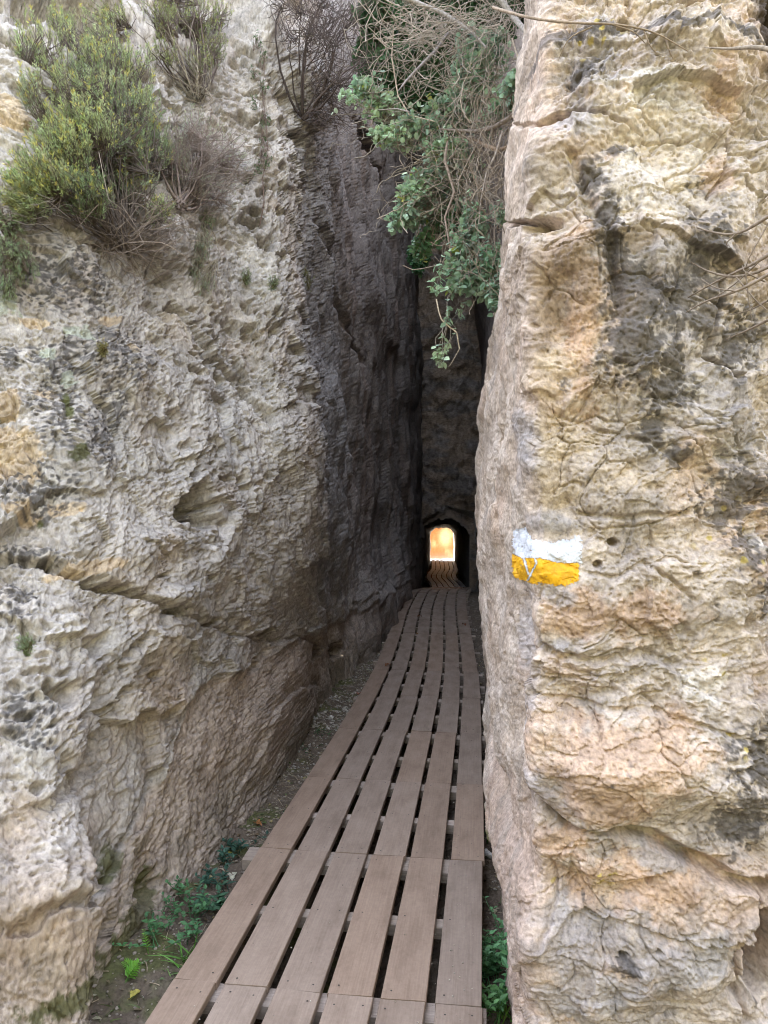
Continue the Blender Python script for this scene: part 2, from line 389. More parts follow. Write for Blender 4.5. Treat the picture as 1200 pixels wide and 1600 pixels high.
def mottles(col, Sf, Zf, seed, amt=.16):
    m = 1 + amt * fbm(Sf * 6, Zf * 5, 5, seed, .62) + amt * .7 * fbm(Sf * 40, Zf * 34, 4, seed + 9, .65)
    return col * np.clip(m, .4, 1.7)[..., None]
def left_colour(w, q):
    S, Z, Sf, Zf, fx, fz = q['S'], q['Z'], q['Sf'], q['Zf'], q['fx'], q['fz']
    col = np.empty(S.shape + (3,), np.float32); col[:] = (.53, .485, .435)
    n = fbm(Sf * 1.4, Zf * 1.1, 4, 201); n2 = fbm(Sf * 3 + 4, Zf * 2.2, 4, 211)
    col = over(col, (.47, .44, .40), sstep(0, .5, n) * .8)
    col = over(col, (.51, .42, .34), sstep(.1, .6, n2) * .5)
    col = over(col, (.36, .32, .28), sstep(.1, .6, fbm(Sf * 5, Zf * 1.6, 4, 221)) * .6)
    col = over(col, (.50, .39, .30), q['panel'] * .6)
    # grey streak at the corner; far corridor rock painted darker to stand for shade
    gs = sstep(430, 500, w.PX) * sstep(700, 545, w.PX)
    col = over(col, (.30, .29, .285), np.clip(sstep(470, 505, w.PX + 12 * fx) * sstep(560, 525, w.PX + 14 * fz) , 0, 1) * sstep(1050, 850, w.PY) * .8)
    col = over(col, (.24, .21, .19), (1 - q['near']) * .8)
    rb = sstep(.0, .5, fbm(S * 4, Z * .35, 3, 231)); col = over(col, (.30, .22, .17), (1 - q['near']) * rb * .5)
    # pale crust
    pz = zone(w, S, Z, [(160,620,70,60),(130,590,60,40),(120,760,60,50),(350,640,90,120),(400,450,70,120),(180,740,80,60),(50,1080,70,50),(60,1180,50,60),(30,60,70,70),(30,190,60,60),(120,1000,80,50)])
    col = over(col, (.66, .62, .56), np.clip(pz * 1.0, 0, 1) * sstep(-.45, .35, fbm(Sf * 7, Zf * 6, 4, 241)) * .75)
    # ochre patches with hard edges
    oz = zone(w, S, Z, [(25,720,50,60),(15,640,25,30),(70,620,22,14),(60,500,30,14),(100,800,30,14),(135,890,50,18),(200,545,14,10),(10,190,30,40),(30,810,40,15),(170,505,20,10)])
    om = sstep(.42, .54, oz + .45 * fbm(Sf * 13, Zf * 13, 5, 251, .62))
    col = over(col, (.58, .44, .28), om * .8)
    col = over(col, (.68, .55, .38), om * sstep(0, .5, fbm(Sf * 12, Zf * 8, 3, 261)) * .6)
    # peach at the bottom bulge
    bz = zone(w, S, Z, [(60,1450,120,80),(220,1290,40,120),(220,1150,50,100),(130,1350,50,40),(30,1300,40,60)])
    col = over(col, (.56, .42, .30), np.clip(bz, 0, 1) * .65 * sstep(-.6, .3, n2))
    # black lichen speckle
    dz = zone(w, S, Z, [(95,640,45,90),(175,560,60,60),(60,780,70,50),(150,690,50,60),(90,560,60,40),(40,870,60,20),(25,940,40,50),(100,430,110,60),(170,640,30,50),(20,560,20,30),(45,1130,50,60)])
    f1, f2, ci = worley(S * 40 + .5 * fx, Z * 64 + .6 * fz, 33); f1b, _, cib = worley(S * 19 + fx * .3, Z * 32 + fz * .35, 34)
    lm = np.maximum(sstep(.50, .30, f1) * (ci > .35), sstep(.40, .22, f1b) * (cib > .7))
    lm = lm * sstep(.28, .6, dz + .35 * fbm(Sf * 6, Zf * 6, 4, 271))
    lm = np.maximum(lm, sstep(.62, .8, dz * .8 + .6 * fbm(S * 26, Z * 26, 5, 281, .65)) * .9)
    col = over(col, (.095, .088, .085), lm * .85)
    # few pale green lichens
    gz = zone(w, S, Z, [(75,550,22,16),(130,520,30,20),(110,590,16,16),(10,470,30,30)])
    col = over(col, (.47, .50, .40), sstep(.6, .75, gz + .45 * fbm(Sf * 20, Zf * 20, 3, 291)) * .8)
    # moss
    mz = zone(w, S, Z, [(255,1395,26,60),(185,1345,16,40),(230,1440,30,50),(150,1545,50,40),(100,640,10,40),(115,715,20,18),(60,815,12,8),(45,1005,14,12),(200,1500,40,60)])
    mm = sstep(.42, .7, mz + .6 * fbm(S * 24, Z * 24, 5, 301, .65))
    col = over(col, (.095, .10, .025), mm * .85)
    foot_tone = sstep(.40, .0, Z - board_z(w.B[..., 1])) * q['near']
    col = over(col, (.20, .175, .13), foot_tone * sstep(-.3, .5, fbm(Sf * 5, Zf * 5, 4, 311)) * .55)  # browner and darker towards the foot of the wall
    return np.clip(mottles(col, Sf, Zf, 321, .33) * np.array([.74, .725, .725], np.float32), .02, .85)
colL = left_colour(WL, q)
M_rockL = rock_mat('weathered_limestone', 60, (1, 1, .6), .9, .009)
def put_wall(name, w, col, mat, label):
    nr, nc = w.shape
    V = w.V; C = col
    # rounded back edge of the top, running away from the corridor
    outx = -1 if w is WL else 1
    extra = []
    top = V[-1]
    for (k, up) in ((.5, .25), (1.5, .5), (4, .9), (9, 1.2), (14, 1.0)):
        e = top + np.array([outx * k, .2 * k, up])[None]
        extra.append(e)
    V = np.concatenate([V, np.stack(extra)], 0); C = np.concatenate([C, np.repeat(C[-1:], len(extra), 0)], 0)
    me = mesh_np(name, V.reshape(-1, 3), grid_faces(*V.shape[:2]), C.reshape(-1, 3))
    o = link(name, me, mat); tag(o, label, None, None, 'structure')
    return o
put_wall('cliff_left', WL, colL, M_rockL, 'rough grey limestone cliff with vertical tool marks on the left of the boardwalk')

# --- right cliff
RZ = [-1.6, -.15, .6, 1.55, 2.3, 3.0, 5.0, 8.0, 15.0]
RP = [
 [(5,2.6),(2.2,1.9),(1.3,1.75),(.78,1.66),(.47,1.69),(.385,1.95),(.56,3.5),(.70,3.85),(.88,6),(1.44,10.5),(2.1,16),(2.62,20),(2.8,23)],
 [(5,2.6),(2.2,1.9),(1.3,1.75),(.78,1.66),(.47,1.69),(.385,1.95),(.56,3.5),(.70,3.85),(.88,6),(1.44,10.5),(2.1,16),(2.62,20),(2.8,23)],
 [(5,2.7),(2.2,2.0),(1.3,1.80),(.76,1.68),(.44,1.69),(.35,1.92),(.50,3.5),(.66,3.85),(.88,6),(1.46,10.5),(2.1,16),(2.62,20),(2.8,23)],
 [(5,2.8),(2.2,2.05),(1.3,1.85),(.74,1.70),(.425,1.69),(.335,1.90),(.425,3.4),(.60,3.85),(.90,6),(1.48,10.5),(2.1,16),(2.62,20),(2.8,23)],
 [(5,2.9),(2.2,2.1),(1.3,1.90),(.74,1.72),(.42,1.71),(.335,1.93),(.50,3.3),(.64,3.85),(.92,6),(1.5,10.5),(2.1,16),(2.62,20),(2.8,23)],
 [(5,3.3),(2.2,2.35),(1.3,2.08),(.82,1.90),(.53,1.85),(.42,2.10),(.60,3.3),(.74,3.85),(1.0,6),(1.5,10.5),(2.1,16),(2.62,20),(2.8,23)],
 [(5,5),(2.6,3.9),(1.9,3.5),(1.35,3.2),(1.05,3.1),(1.0,3.3),(1.05,4.0),(1.1,4.5),(1.2,6.2),(1.6,10.5),(2.15,16),(2.65,20),(2.8,23)],
 [(6,7.5),(3.6,6),(3.0,5.6),(2.4,5.2),(2.0,5.0),(1.8,5.2),(1.7,5.6),(1.6,6.0),(1.4,7.2),(1.30,10.5),(1.75,16),(2.3,20),(2.8,23)],
 [(7,11),(5,9),(4.4,8.6),(3.8,8.4),(3.4,8.4),(3.1,8.6),(2.9,8.8),(2.8,9.0),(2.2,10),(1.5,12),(1.7,16),(2.1,20),(3,23)]]  # upper levels lean in over the slot to darken the corridor
zloR = lambda Y: np.maximum(1.55 - .80 * Y, board_z(Y) - .45)
zvisR = lambda Y: 1.66 + .74 * Y
HR = lambda Y: np.maximum(7.5 + 0 * Y, 1.62 + .72 * Y)
WR = Wall(list(zip(RZ, RP)), 760, 1180, (730, 1260), zloR, zvisR, HR)
WR.N = -WR.N      # towards the open side

def right_displacement(w):
    S, Z = w.S.astype(np.float32), w.Z.astype(np.float32)
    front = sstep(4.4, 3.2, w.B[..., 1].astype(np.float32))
    wx = fbm(S * 2.6, Z * 2.6, 3, 411); wz = fbm(S * 2.6, Z * 2.6, 3, 421)
    Sw, Zw = S + .05 * wx, Z + .05 * wz
    fx = fbm(S * 12, Z * 12, 3, 431); fz = fbm(S * 12, Z * 12, 3, 441)
    Sf, Zf = Sw + .012 * fx, Zw + .012 * fz
    face = sstep(800, 885, w.PX)            # broad front face; less relief on the narrow flank
    d = (.045 * fbm(S * 1.5, Z * 1.7, 3, 401) + .035 * fbm(Sw * 4.2, Zw * 5.5, 4, 405)) * (.6 + .4 * face)
    d0 = d.copy()
    rough = sstep(-.1, .5, fbm(Sw * 2.2 + 3, Zw * 2.2, 3, 481))
    top = below(Sf, Zf, w.poly([(800,290),(1000,250),(1200,230)]), .1); top = 1 - top
    calm = np.clip(zone(w, S, Z, [(1010,320,110,90),(900,520,60,150),(980,1180,150,70),(930,960,70,50),(1000,1420,120,60),(1000,760,120,50)]) * 1.2, 0, 1)
    k = (.22 + .78 * np.maximum(rough, top * .8)) * (1 - .65 * calm)
    # beds: worn ledges, nearly horizontal and uneven
    v = Zf * 9 + .8 * fbm(Sw * 1.6, Zw * 3, 3, 491) + .25 * Sf
    fl = np.floor(v); fr = v - fl
    led = (np.minimum(fr * 1.15, 1) - .5) * (.4 + .6 * (pn(Sw * 2.5, fl * 3.1, 495) > -.1))
    d += .009 * led * (.3 + .7 * face) * (1 - .7 * calm)
    d += (.030 * facet(Sf * 2.6 + .2 * wx, Zf * 3.6, 301, 1, .4) + .018 * facet(Sf * 6 + .2 * wx, Zf * 8.5, 302, 1, .4) * (1 - .4 * calm)) * (.30 + .70 * face) + .007 * facet(Sf * 17, Zf * 24, 303, 1, .4) * (.15 + .85 * face)
    g3, _, gi3 = worley(Sf * 75, Zf * 85, 58); d -= .005 * sstep(.36, .14, g3) * (gi3 > .5) * (.3 + .7 * face)
    d += (.022 * (ridged(Sf * 6, Zf * 8, 5, 501, .6) - .55) + .013 * fbm(Sf * 22, Zf * 26, 5, 511, .62)) * k * (.35 + .65 * face) + .0028 * fbm(Sf * 80, Zf * 90, 3, 515, .6) * (.4 + .6 * face)
    f1, f2, cid = worley(Sf * 9 + .5 * wx, Zf * 11 + .5 * wz, 45); d += .010 * (cid - .5) * k * (.2 + .8 * face)
    d -= .010 * sstep(.06, .0, f2 - f1) * (pn(Sw * 5, Zw * 5, 47) > .05) * face
    f1b, f2b, cidb = worley(Sf * 26 + fx * .6, Zf * 32 + fz * .6, 49); d += .006 * (cidb - .5) * k * (.3 + .7 * face)
    g1, _, gi = worley(Sf * 30, Zf * 30, 55); d -= .011 * sstep(.33, .14, g1) * (gi > .72) * k
    Sg, Zg = S + .008 * fx + .006 * wx, Z + .008 * fz + .006 * wz
    def hole(px, py, rx, ry, dep):
        c = w.uv(px, py); return -dep * sstep(1.25, .5, np.hypot((Sg - c[0]) / rx, (Zg - c[1]) / ry))
    for h in [(965,846,.014,.011,.05),(935,884,.010,.008,.045),(845,352,.045,.016,.10),(870,186,.055,.013,.13),(830,190,.03,.012,.08),
              (1165,975,.02,.02,.02),(1070,978,.018,.02,.02),(975,32,.02,.02,.05),(1292,40,.15,.17,1.2),(1192,1490,.04,.10,.22),(1160,1545,.03,.03,.05),
              (815,1580,.03,.05,.05),(975,1490,.01,.008,.02),(1020,1478,.008,.006,.02),(1010,1375,.008,.01,.02)]:
        d += hole(*h)
    def groove(pts, wd, dep):
        q = seg_dist(Sg, Zg, w.poly(pts)); return -dep * sstep(wd, wd * .2, q)
    g = 0
    g += groove([(815,185),(850,192),(900,183),(945,182)], .009, .05)
    g += groove([(945,182),(985,200),(1010,220),(1060,222),(1080,228)], .005, .012)
    g += groove([(810,358),(850,352)], .010, .05)
    g += groove([(895,250),(905,300),(930,340),(950,380),(955,430),(965,480)], .016, .022)
    g += groove([(1130,215),(1128,260),(1120,290),(1090,320)], .006, .018)
    g += groove([(1120,290),(1150,285),(1200,270)], .004, .010)
    g += groove([(1060,15),(1160,0)], .02, .03)
    g += groove([(1120,440),(1110,520),(1105,560),(1150,590)], .010, .03)
    g += groove([(855,870),(900,890),(960,905),(1010,880),(1045,900),(1080,935)], .007, .012)
    g += groove([(835,1010),(880,1022),(930,1028),(1000,1022),(1060,1040)], .016, .020)
    g += groove([(830,1080),(900,1100),(1000,1110),(1100,1130),(1180,1160)], .010, .010)
    g += groove([(940,1120),(935,1160),(925,1210)], .003, .006)
    g += groove([(800,870),(812,960),(815,1060),(812,1130),(825,1200),(850,1260),(880,1290)], .022, .020)
    g += groove([(960,1290),(1040,1325),(1100,1350),(1140,1375),(1200,1385)], .026, .06)
    g += groove([(825,1215),(850,1262),(880,1290),(930,1300),(960,1290)], .014, .03)
    g += groove([(862,1340),(868,1400),(855,1460)], .006, .010)
    g += groove([(1105,1305),(1115,1330)], .004, .01)
    g += groove([(1180,1395),(1165,1470),(1150,1500),(1165,1600)], .012, .03)
    g += groove([(845,1530),(850,1560),(870,1600)], .006, .012)
    g += groove([(1040,1080),(1000,1090)], .006, .01)
    g += groove([(1075,395),(1045,470),(1060,560)], .006, .008)
    g += groove([(905,800),(1000,810),(1080,800)], .010, .010)
    g += groove([(855,640),(930,665),(1010,690),(1080,730)], .008, .008)
    d += g
    d = d0 + (d - d0) * (1 - .72 * np.clip(1.5 * blob(S, Z, w.uv(855, 872), (.10, .07)), 0, 1)) * (1 - .75 * sstep(2.2, 2.45, Z) * sstep(880, 845, w.PX))
    # broad bulges
    for (x, y, rx, ry, am) in [(770,700,.6,.22,.035),(785,1290,.7,.13,.055),(775,1170,.6,.06,-.035),(760,950,.6,.16,-.03),(790,430,.5,.12,-.05),(800,300,.4,.1,.035),(810,120,.3,.14,.05),(960,1190,.20,.10,.085),(1000,1420,.28,.13,.030),(900,1330,.10,.05,.02),(1000,330,.15,.12,.02),(860,110,.08,.14,.045),
                               (860,250,.07,.08,.035),(1110,60,.12,.14,.045),(1180,260,.08,.06,.03),(900,960,.10,.05,.018),(840,1440,.05,.2,.012),
                               (1100,620,.16,.2,.02),(900,560,.10,.22,-.02),(1120,1020,.1,.08,-.02),(870,400,.06,.05,.02),(865,500,.04,.06,-.03),(1160,1240,.1,.06,.02),(870,840,.1,.02,-.016)]:
        d += am * blob(S, Z, w.uv(x, y), (rx, ry))
    # corridor side, unseen or dim
    d = d * (.6 + .4 * front) + (1 - front) * (.05 * fbm(S * 1.1, Z * .5, 4, 521) + .03 * ridged(S * 3, Z * .6, 4, 522))
    return d, dict(S=S, Z=Z, Sf=Sf, Zf=Zf, fx=fx, fz=fz, face=face, front=front, rough=rough)
dR, qr = right_displacement(WR); WR.finish(dR)

def right_colour(w, q):
    S, Z, Sf, Zf, fx, fz = q['S'], q['Z'], q['Sf'], q['Zf'], q['fx'], q['fz']
    col = np.empty(S.shape + (3,), np.float32); col[:] = (.60, .54, .475)
    n = fbm(Sf * 2.2, Zf * 2.6, 4, 601); n2 = fbm(Sf * 4.5 + 3, Zf * 6, 5, 611); n3 = fbm(Sf * 11, Zf * 15, 5, 612)
    col = over(col, (.64, .48, .37), sstep(-.05, .5, n) * .55)
    col = over(col, (.45, .42, .39), sstep(.05, .5, n2) * .7)
    col = over(col, (.66, .585, .50), sstep(.05, .55, n3) * .6)
    def Zn(spots, c, k, nz=.3, lo=.30, hi=.60, fr=9, seed=621):
        nonlocal col
        m = sstep(lo, hi + .15, zone(w, S, Z, spots) + nz * 1.6 * fbm(S * fr * 1.4, Z * fr * 1.9, 6, seed, .64)); col = over(col, c, m * k)
    # cream and yellow upper patch, peach bands, pale crust
    Zn([(1010,300,90,70),(1000,190,110,50),(960,360,30,70),(1080,270,40,60)], (.70, .655, .59), .7, .35)
    Zn([(1050,190,60,30),(1000,230,80,22),(1065,310,40,40)], (.68, .60, .47), .45, .4, seed=631)
    Zn([(1010,135,70,20),(1020,165,50,24),(985,250,40,30),(1130,700,30,20),(1190,845,20,22),(1065,1160,40,20),(1095,1070,50,30)], (.80, .78, .74), .75, .5, seed=641)
    Zn([(1120,170,40,30),(1110,130,20,40),(1105,290,25,30)], (.56, .42, .32), .7, .3, seed=651)
    Zn([(910,500,40,170),(880,420,50,60),(920,440,20,60),(900,960,90,50),(950,1180,150,70),(1000,960,90,40),(940,1240,110,50),(990,1380,120,60),(880,1310,60,40),(1030,1160,70,60)], (.62, .455, .33), .8, .35, seed=661)
    Zn([(860,760,60,60),(870,690,50,60),(840,580,50,40),(960,750,60,30),(950,1400,30,20),(900,1360,20,12),(940,1400,20,30)], (.62, .52, .38), .5, .45, seed=671)
    # blue grey tint down the arris and along hollows
    Zn([(812,960,14,110),(822,1060,16,80),(850,1010,40,18),(870,930,40,20),(812,700,12,80),(845,820,50,26),(830,1230,30,50)], (.40, .40, .42), .7, .25, seed=681)
    Zn([(850,490,30,50),(820,430,20,60),(835,520,26,40),(820,330,20,30)], (.36, .30, .25), .7, .25, seed=683)
    Zn([(900,1480,70,70),(880,1560,60,60),(930,1540,80,50),(1060,1500,100,40),(1050,1340,60,20),(880,1420,40,40),(960,1460,60,50)], (.40, .40, .41), .7, .45, seed=691)
    Zn([(1110,600,90,110),(1050,430,70,60),(1050,520,90,60),(1160,700,60,60),(920,80,60,60),(940,120,50,40),(900,190,40,40)], (.45, .44, .45), .7, .45, seed=695)
    # black lichen
    dz = zone(w, S, Z, [(920,280,24,34),(942,340,28,44),(960,400,34,50),(972,440,36,60),(1000,540,50,50),(1040,600,50,50),(985,500,35,70),(1000,470,40,60),(1035,560,45,45),(1090,400,40,60),(1050,480,50,50),(1090,500,40,60),(1150,540,50,60),
                        (1020,670,20,30),(1060,720,24,26),(1160,770,50,50),(1170,860,30,50),(1190,930,20,50),(1140,790,60,40),(920,105,35,20),(900,125,25,12),(880,600,10,10),
                        (1150,1260,40,70),(1170,1180,40,60),(1140,1300,30,26),(975,1500,20,10),(960,240,30,14),(880,60,30,12)])
    f1, f2, ci = worley(S * 80 + .6 * fx, Z * 80 + .6 * fz, 73); f1b, _, cib = worley(S * 38 + fx * .35, Z * 38 + fz * .35, 74)
    sp = np.maximum(sstep(.55, .3, f1) * (ci > .3), sstep(.5, .3, f1b) * (cib > .45))
    field = dz * 1.0 + .65 * fbm(S * 22, Z * 22, 6, 701, .68) + .25 * fbm(S * 6, Z * 6, 3, 702)
    lm = np.maximum(sp * sstep(.2, .55, field), sstep(.62, .78, field))
    col = over(col, (.105, .10, .10), lm * .80)
    bw = sstep(.1, .5, dz) * sstep(.0, .4, fbm(S * 30, Z * 30, 5, 705, .65)) ; col = over(col, (.60, .59, .60), np.clip(bw, 0, 1) * (1 - lm) * .6)
    # yellow lichen dots
    yz = zone(w, S, Z, [(1150,850,50,60),(1190,1085,20,20),(1140,1150,30,20),(905,262,14,8),(930,55,40,40),(1125,1040,20,20),(930,1370,30,20),(860,1370,10,10)])
    g1, _, gi = worley(S * 40 + .4 * fx, Z * 40 + .4 * fz, 77)
    col = over(col, (.52, .43, .12), sstep(.30, .2, g1) * (gi > .62) * np.clip(yz * 2 - .2, 0, 1) * .85)
    col = over(col, (.07, .055, .045), sstep(.35, .6, zone(w, S, Z, [(1300,45,120,120),(1240,60,70,100)]) + .3 * fbm(S * 12, Z * 12, 4, 731)) * .95)  # near-black patch painted to read as the deep shade of the void
    # flank towards the path
    fk = (1 - q['face']) * q['front']
    col = over(col, (.47, .38, .29), fk * .6 * sstep(-.4, .4, n2))
    col = over(col, (.52, .40, .33), fk * sstep(1150, 1350, w.PY) * .6)
    col = over(col, (.36, .33, .29), fk * sstep(.1, .5, fbm(S * 20, Z * 3, 4, 711)) * .5)
    col = over(col, (.22, .19, .165), (1 - q['front']) * .8)  # corridor side painted darker, standing in for its shade
    mz = zone(w, S, Z, [(775,1235,14,30),(780,1350,10,20)]); col = over(col, (.10, .14, .03), sstep(.4, .7, mz + .3 * n3) * .8)
    return np.clip(mottles(col, Sf, Zf, 721, .36) * np.array([.75, .70, .685], np.float32), .02, .85)
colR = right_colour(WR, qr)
M_rockR = rock_mat('pale_limestone', 90, (1, 1, 1), .7, .005)
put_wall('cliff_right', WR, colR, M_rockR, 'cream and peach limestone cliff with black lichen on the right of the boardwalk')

# --- end wall above the tunnel and the tunnel itself
TUN0, TUN1 = 20.0, 31.0
def tun(Y):
    t = np.clip((Y - TUN0) / (TUN1 - TUN0), 0, 1)
    return lerp(1.63, 2.445, t), lerp(.70, .50, t), lerp(.90, .20, t)      # centre x, half width, crown z
M_rockE = rock_mat('dim_corridor_rock', 14, (1, 1, 1.8), .6, .02)
def build_end():
    nx, nz = 230, 460
    X, Z = np.meshgrid(np.linspace(-.2, 3.9, nx), np.linspace(-2.0, 17.5, nz))
    c, hw, top = tun(TUN0)
    dx = X - c
    arch = top - .42 * np.clip(np.abs(dx) / hw, 0, 1) ** 2.6 + .10 * fbm(X * 2.2, Z * 2.2, 3, 801)
    inside = (np.abs(dx) < hw) & (Z < arch)
    d = .35 * fbm(X * .9, Z * .7, 4, 811) + .12 * ridged(X * 1.6, Z * 1.4, 4, 821) + .10 * facet(X * 1.4, Z * 1.8, 822, 1, .5) + .03 * fbm(X * 9, Z * 14, 4, 831)
    V = np.stack([X, TUN0 + .05 - d * sstep(0, .25, np.maximum(np.abs(dx) - hw, Z - arch)), Z], -1)
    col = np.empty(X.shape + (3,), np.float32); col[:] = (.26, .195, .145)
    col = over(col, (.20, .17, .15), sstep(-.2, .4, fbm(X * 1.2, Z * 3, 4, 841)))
    F = grid_faces(nz, nx); ins = inside.ravel()
    F = F[~ins[F].all(axis=1)]
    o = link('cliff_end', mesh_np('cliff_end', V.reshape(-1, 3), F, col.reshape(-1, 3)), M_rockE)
    tag(o, 'dim brown rock face closing the corridor above the tunnel mouth', None, None, 'structure')
    # tunnel: floor-less tube, uneven walls
    n, m = 90, 56
    Y = np.linspace(TUN0 - .02, TUN1 + .4, n)[:, None]
    a = np.linspace(0, 1, m)[None]
    c, hw, top = tun(Y)
    zf = -1.8
    # up the left side, over the crown, down the right side
    L1 = .36
    sx = np.where(a < L1, -1, np.where(a > 1 - L1, 1, -np.cos((a - L1) / (1 - 2 * L1) * np.pi)))
    spg = lerp(.34, .50, np.clip((Y - 27) / 4, 0, 1)); spring = top - spg
    sz = np.where(a < L1, lerp(zf, spring, a / L1), np.where(a > 1 - L1, lerp(zf, spring, (1 - a) / L1), spring + spg * np.sin((np.clip(a, L1, 1 - L1) - L1) / (1 - 2 * L1) * np.pi) ** .8))
    r = 1 + .11 * fbm(Y * 1.2 + 0 * a, a * 9 + 0 * Y, 4, 851)
    r = r + .28 * np.exp(-(Y - TUN0) / .35)
    V = np.stack([c + sx * hw * r, Y + 0 * a, sz + .30 * np.exp(-(Y - TUN0) / .35) * (sz > 0) + .13 * fbm(Y * 1.5 + 0 * a, a * 9 + 0 * Y, 4, 861)], -1)
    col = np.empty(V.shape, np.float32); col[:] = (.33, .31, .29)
    o = link('tunnel', mesh_np('tunnel', V.reshape(-1, 3), grid_faces(n, m), col.reshape(-1, 3)), M_rockE)
    tag(o, 'dark rock-cut tunnel the boardwalk runs through', None, None, 'structure')
build_end()

# ------------------------------------------------------------------ ground, one sheet
def ground_z(X, Y):
    bz = board_z(Y)
    off = X - path_x(Y)
    z = bz - .15 + .05 * fbm(X * 1.5, Y * 1.5, 4, 901) * 1.0 + .018 * fbm(X * 9, Y * 9, 4, 911) + .008 * fbm(X * 40, Y * 40, 3, 921)
    z = z + .07 * sstep(.5, 1.0, np.abs(off)) * (Y < 13)
    z = np.minimum(z, np.where(np.abs(off) < .56, bz - .085, 99))
    # sunlit slope beyond the tunnel
    out = np.clip(Y - 33.2, 0, None)
    z = z + (Y > 33.2) * (.95 * np.minimum(out, 9) + .35 * np.clip(out - 9, 0, 30)) + sstep(33, 36, Y) * .25 * fbm(X * .7, Y * .7, 4, 931)
    # unseen rise added behind the camera to block low skylight
    rr = np.hypot(X, np.minimum(Y - 1, 0)); z = z + np.where(Y < 1.6, .80 * np.clip(rr - 4.5, 0, 16) + .10 * np.clip(rr - 20, 0, 200), 0)
    return z
def build_ground():
    xs = np.concatenate([-np.geomspace(900, 3.2, 30), np.linspace(-3, -1.25, 30), np.linspace(-1.22, 1.3, 230), np.linspace(1.35, 4.2, 70), np.geomspace(4.5, 900, 30)])
    ys = np.concatenate([-np.geomspace(900, 2, 25), np.linspace(-1.5, 1.6, 20), np.linspace(1.65, 7, 400), np.linspace(7.03, 14, 200), np.linspace(14.1, 32, 120), np.linspace(32.2, 45, 90), np.geomspace(46, 900, 30)])
    X, Y = np.meshgrid(xs, ys)
    Z = ground_z(X, Y)
    col = np.empty(X.shape + (3,), np.float32); col[:] = (.115, .088, .065)
    n = fbm(X * 3, Y * 3, 4, 941); n2 = fbm(X * 14, Y * 14, 4, 951)
    col = over(col, (.18, .145, .11), sstep(0, .5, n2) * .7)
    lo = X - path_x(Y)
    mossm = sstep(.05, .45, n + .25 * n2) * (lo < 0) * (Y < 9) * (Y > 2.2)
    col = over(col, (.085, .095, .03), mossm * .75)
    col = over(col, (.24, .21, .18), sstep(.35, .55, n2 + .3 * n) * sstep(4.6, 6.2, Y) * .8)
    s = sstep(31.2, 31.8, Y); col = over(col, (.46, .38, .28), s); s = s * sstep(32.6, 33.6, Y); col = over(col, (.46, .155, .04), s)  # pale strip outside the exit, added to bounce neutral light onto the boards
    col = over(col, (.68, .46, .20), s * np.clip(1.4 * blob(X, Y, (2.83, 34.15), (.26, .40)) + .5 * sstep(.1, .5, fbm(X * 1.4, Y * 1.4, 4, 961)), 0, 1))
    bk = sstep(0, -3, Y); col = over(col, (.10, .10, .06), bk)  # unseen rise behind the camera kept dark to limit bounced light
    me = mesh_np('ground', np.stack([X, Y, Z], -1).reshape(-1, 3), grid_faces(*X.shape), col.reshape(-1, 3))
    m = rock_mat('soil', 70, (1, 1, 1), .8, .006)
    tag(link('ground', me, m), 'dark damp soil with moss beside and under the boardwalk', None, None, 'structure')
build_ground()

# ------------------------------------------------------------------ boardwalk
def wood_mat(name, c0, c1, rough=.55, grain=1.0):
    m, t, b = mat_base(name, rough, .35)
    at = nd(t, 'ShaderNodeAttribute', attribute_name='tone')
    tc = t.nodes.new('ShaderNodeTexCoord')
    # grain runs with the plank: 'grain' attribute holds (along, across, plank number)
    ga = nd(t, 'ShaderNodeAttribute', attribute_name='grain')
    mp = t.nodes.new('ShaderNodeMapping'); mp.inputs['Scale'].default_value = (3, 90, 1)
    t.links.new(ga.outputs['Vector'], mp.inputs[0])
    n1 = nd(t, 'ShaderNodeTexNoise', Scale=1.6, Detail=7, Roughness=.65); t.links.new(mp.outputs[0], n1.inputs['Vector'])
    mp2 = t.nodes.new('ShaderNodeMapping'); mp2.inputs['Scale'].default_value = (2.2, 6, 1); t.links.new(ga.outputs['Vector'], mp2.inputs[0])
    n2 = nd(t, 'ShaderNodeTexNoise', Scale=1.7, Detail=6, Roughness=.6); t.links.new(mp2.outputs[0], n2.inputs['Vector'])
    n3 = nd(t, 'ShaderNodeTexNoise', Scale=60, Detail=5, Roughness=.7); t.links.new(tc.outputs['Object'], n3.inputs['Vector'])
    r1 = ramp(t, n1.outputs[0], [(.28, c0), (.5, tuple((a+b_)/2 for a, b_ in zip(c0, c1))), (.72, c1)])
    r2 = ramp(t, n2.outputs[0], [(.28, (.76, .73, .70)), (.5, (1, .99, .98)), (.75, (1.14, 1.15, 1.16))])
    r3 = ramp(t, n3.outputs[0], [(.3, (.88, .87, .85)), (.55, (1, 1, 1)), (.78, (1.12, 1.1, 1.08))])
    c = mix_mult(t, mix_mult(t, mix_mult(t, r1, r2), r3), at.outputs['Color'])
    t.links.new(c, b.inputs['Base Color'])
    bp = nd(t, 'ShaderNodeBump', Strength=.35 * grain, Distance=.002); t.links.new(n1.outputs[0], bp.inputs['Height'])
    t.links.new(bp.outputs[0], b.inputs['Normal'])
    rr = ramp(t, n2.outputs[0], [(.3, (rough + .1,) * 3), (.7, (rough - .1,) * 3)]); t.links.new(rr, b.inputs['Roughness'])
    return m
M_plank = wood_mat('composite_plank', (.205, .150, .116), (.275, .210, .165), .48)
M_joist = wood_mat('bleached_timber', (.19, .155, .125), (.33, .285, .235), .8, 2)
M_screw, _t, _b = mat_base('dark_screw', .45, .5); _b.inputs['Base Color'].default_value = (.05, .04, .035, 1); _b.inputs['Metallic'].default_value = .4

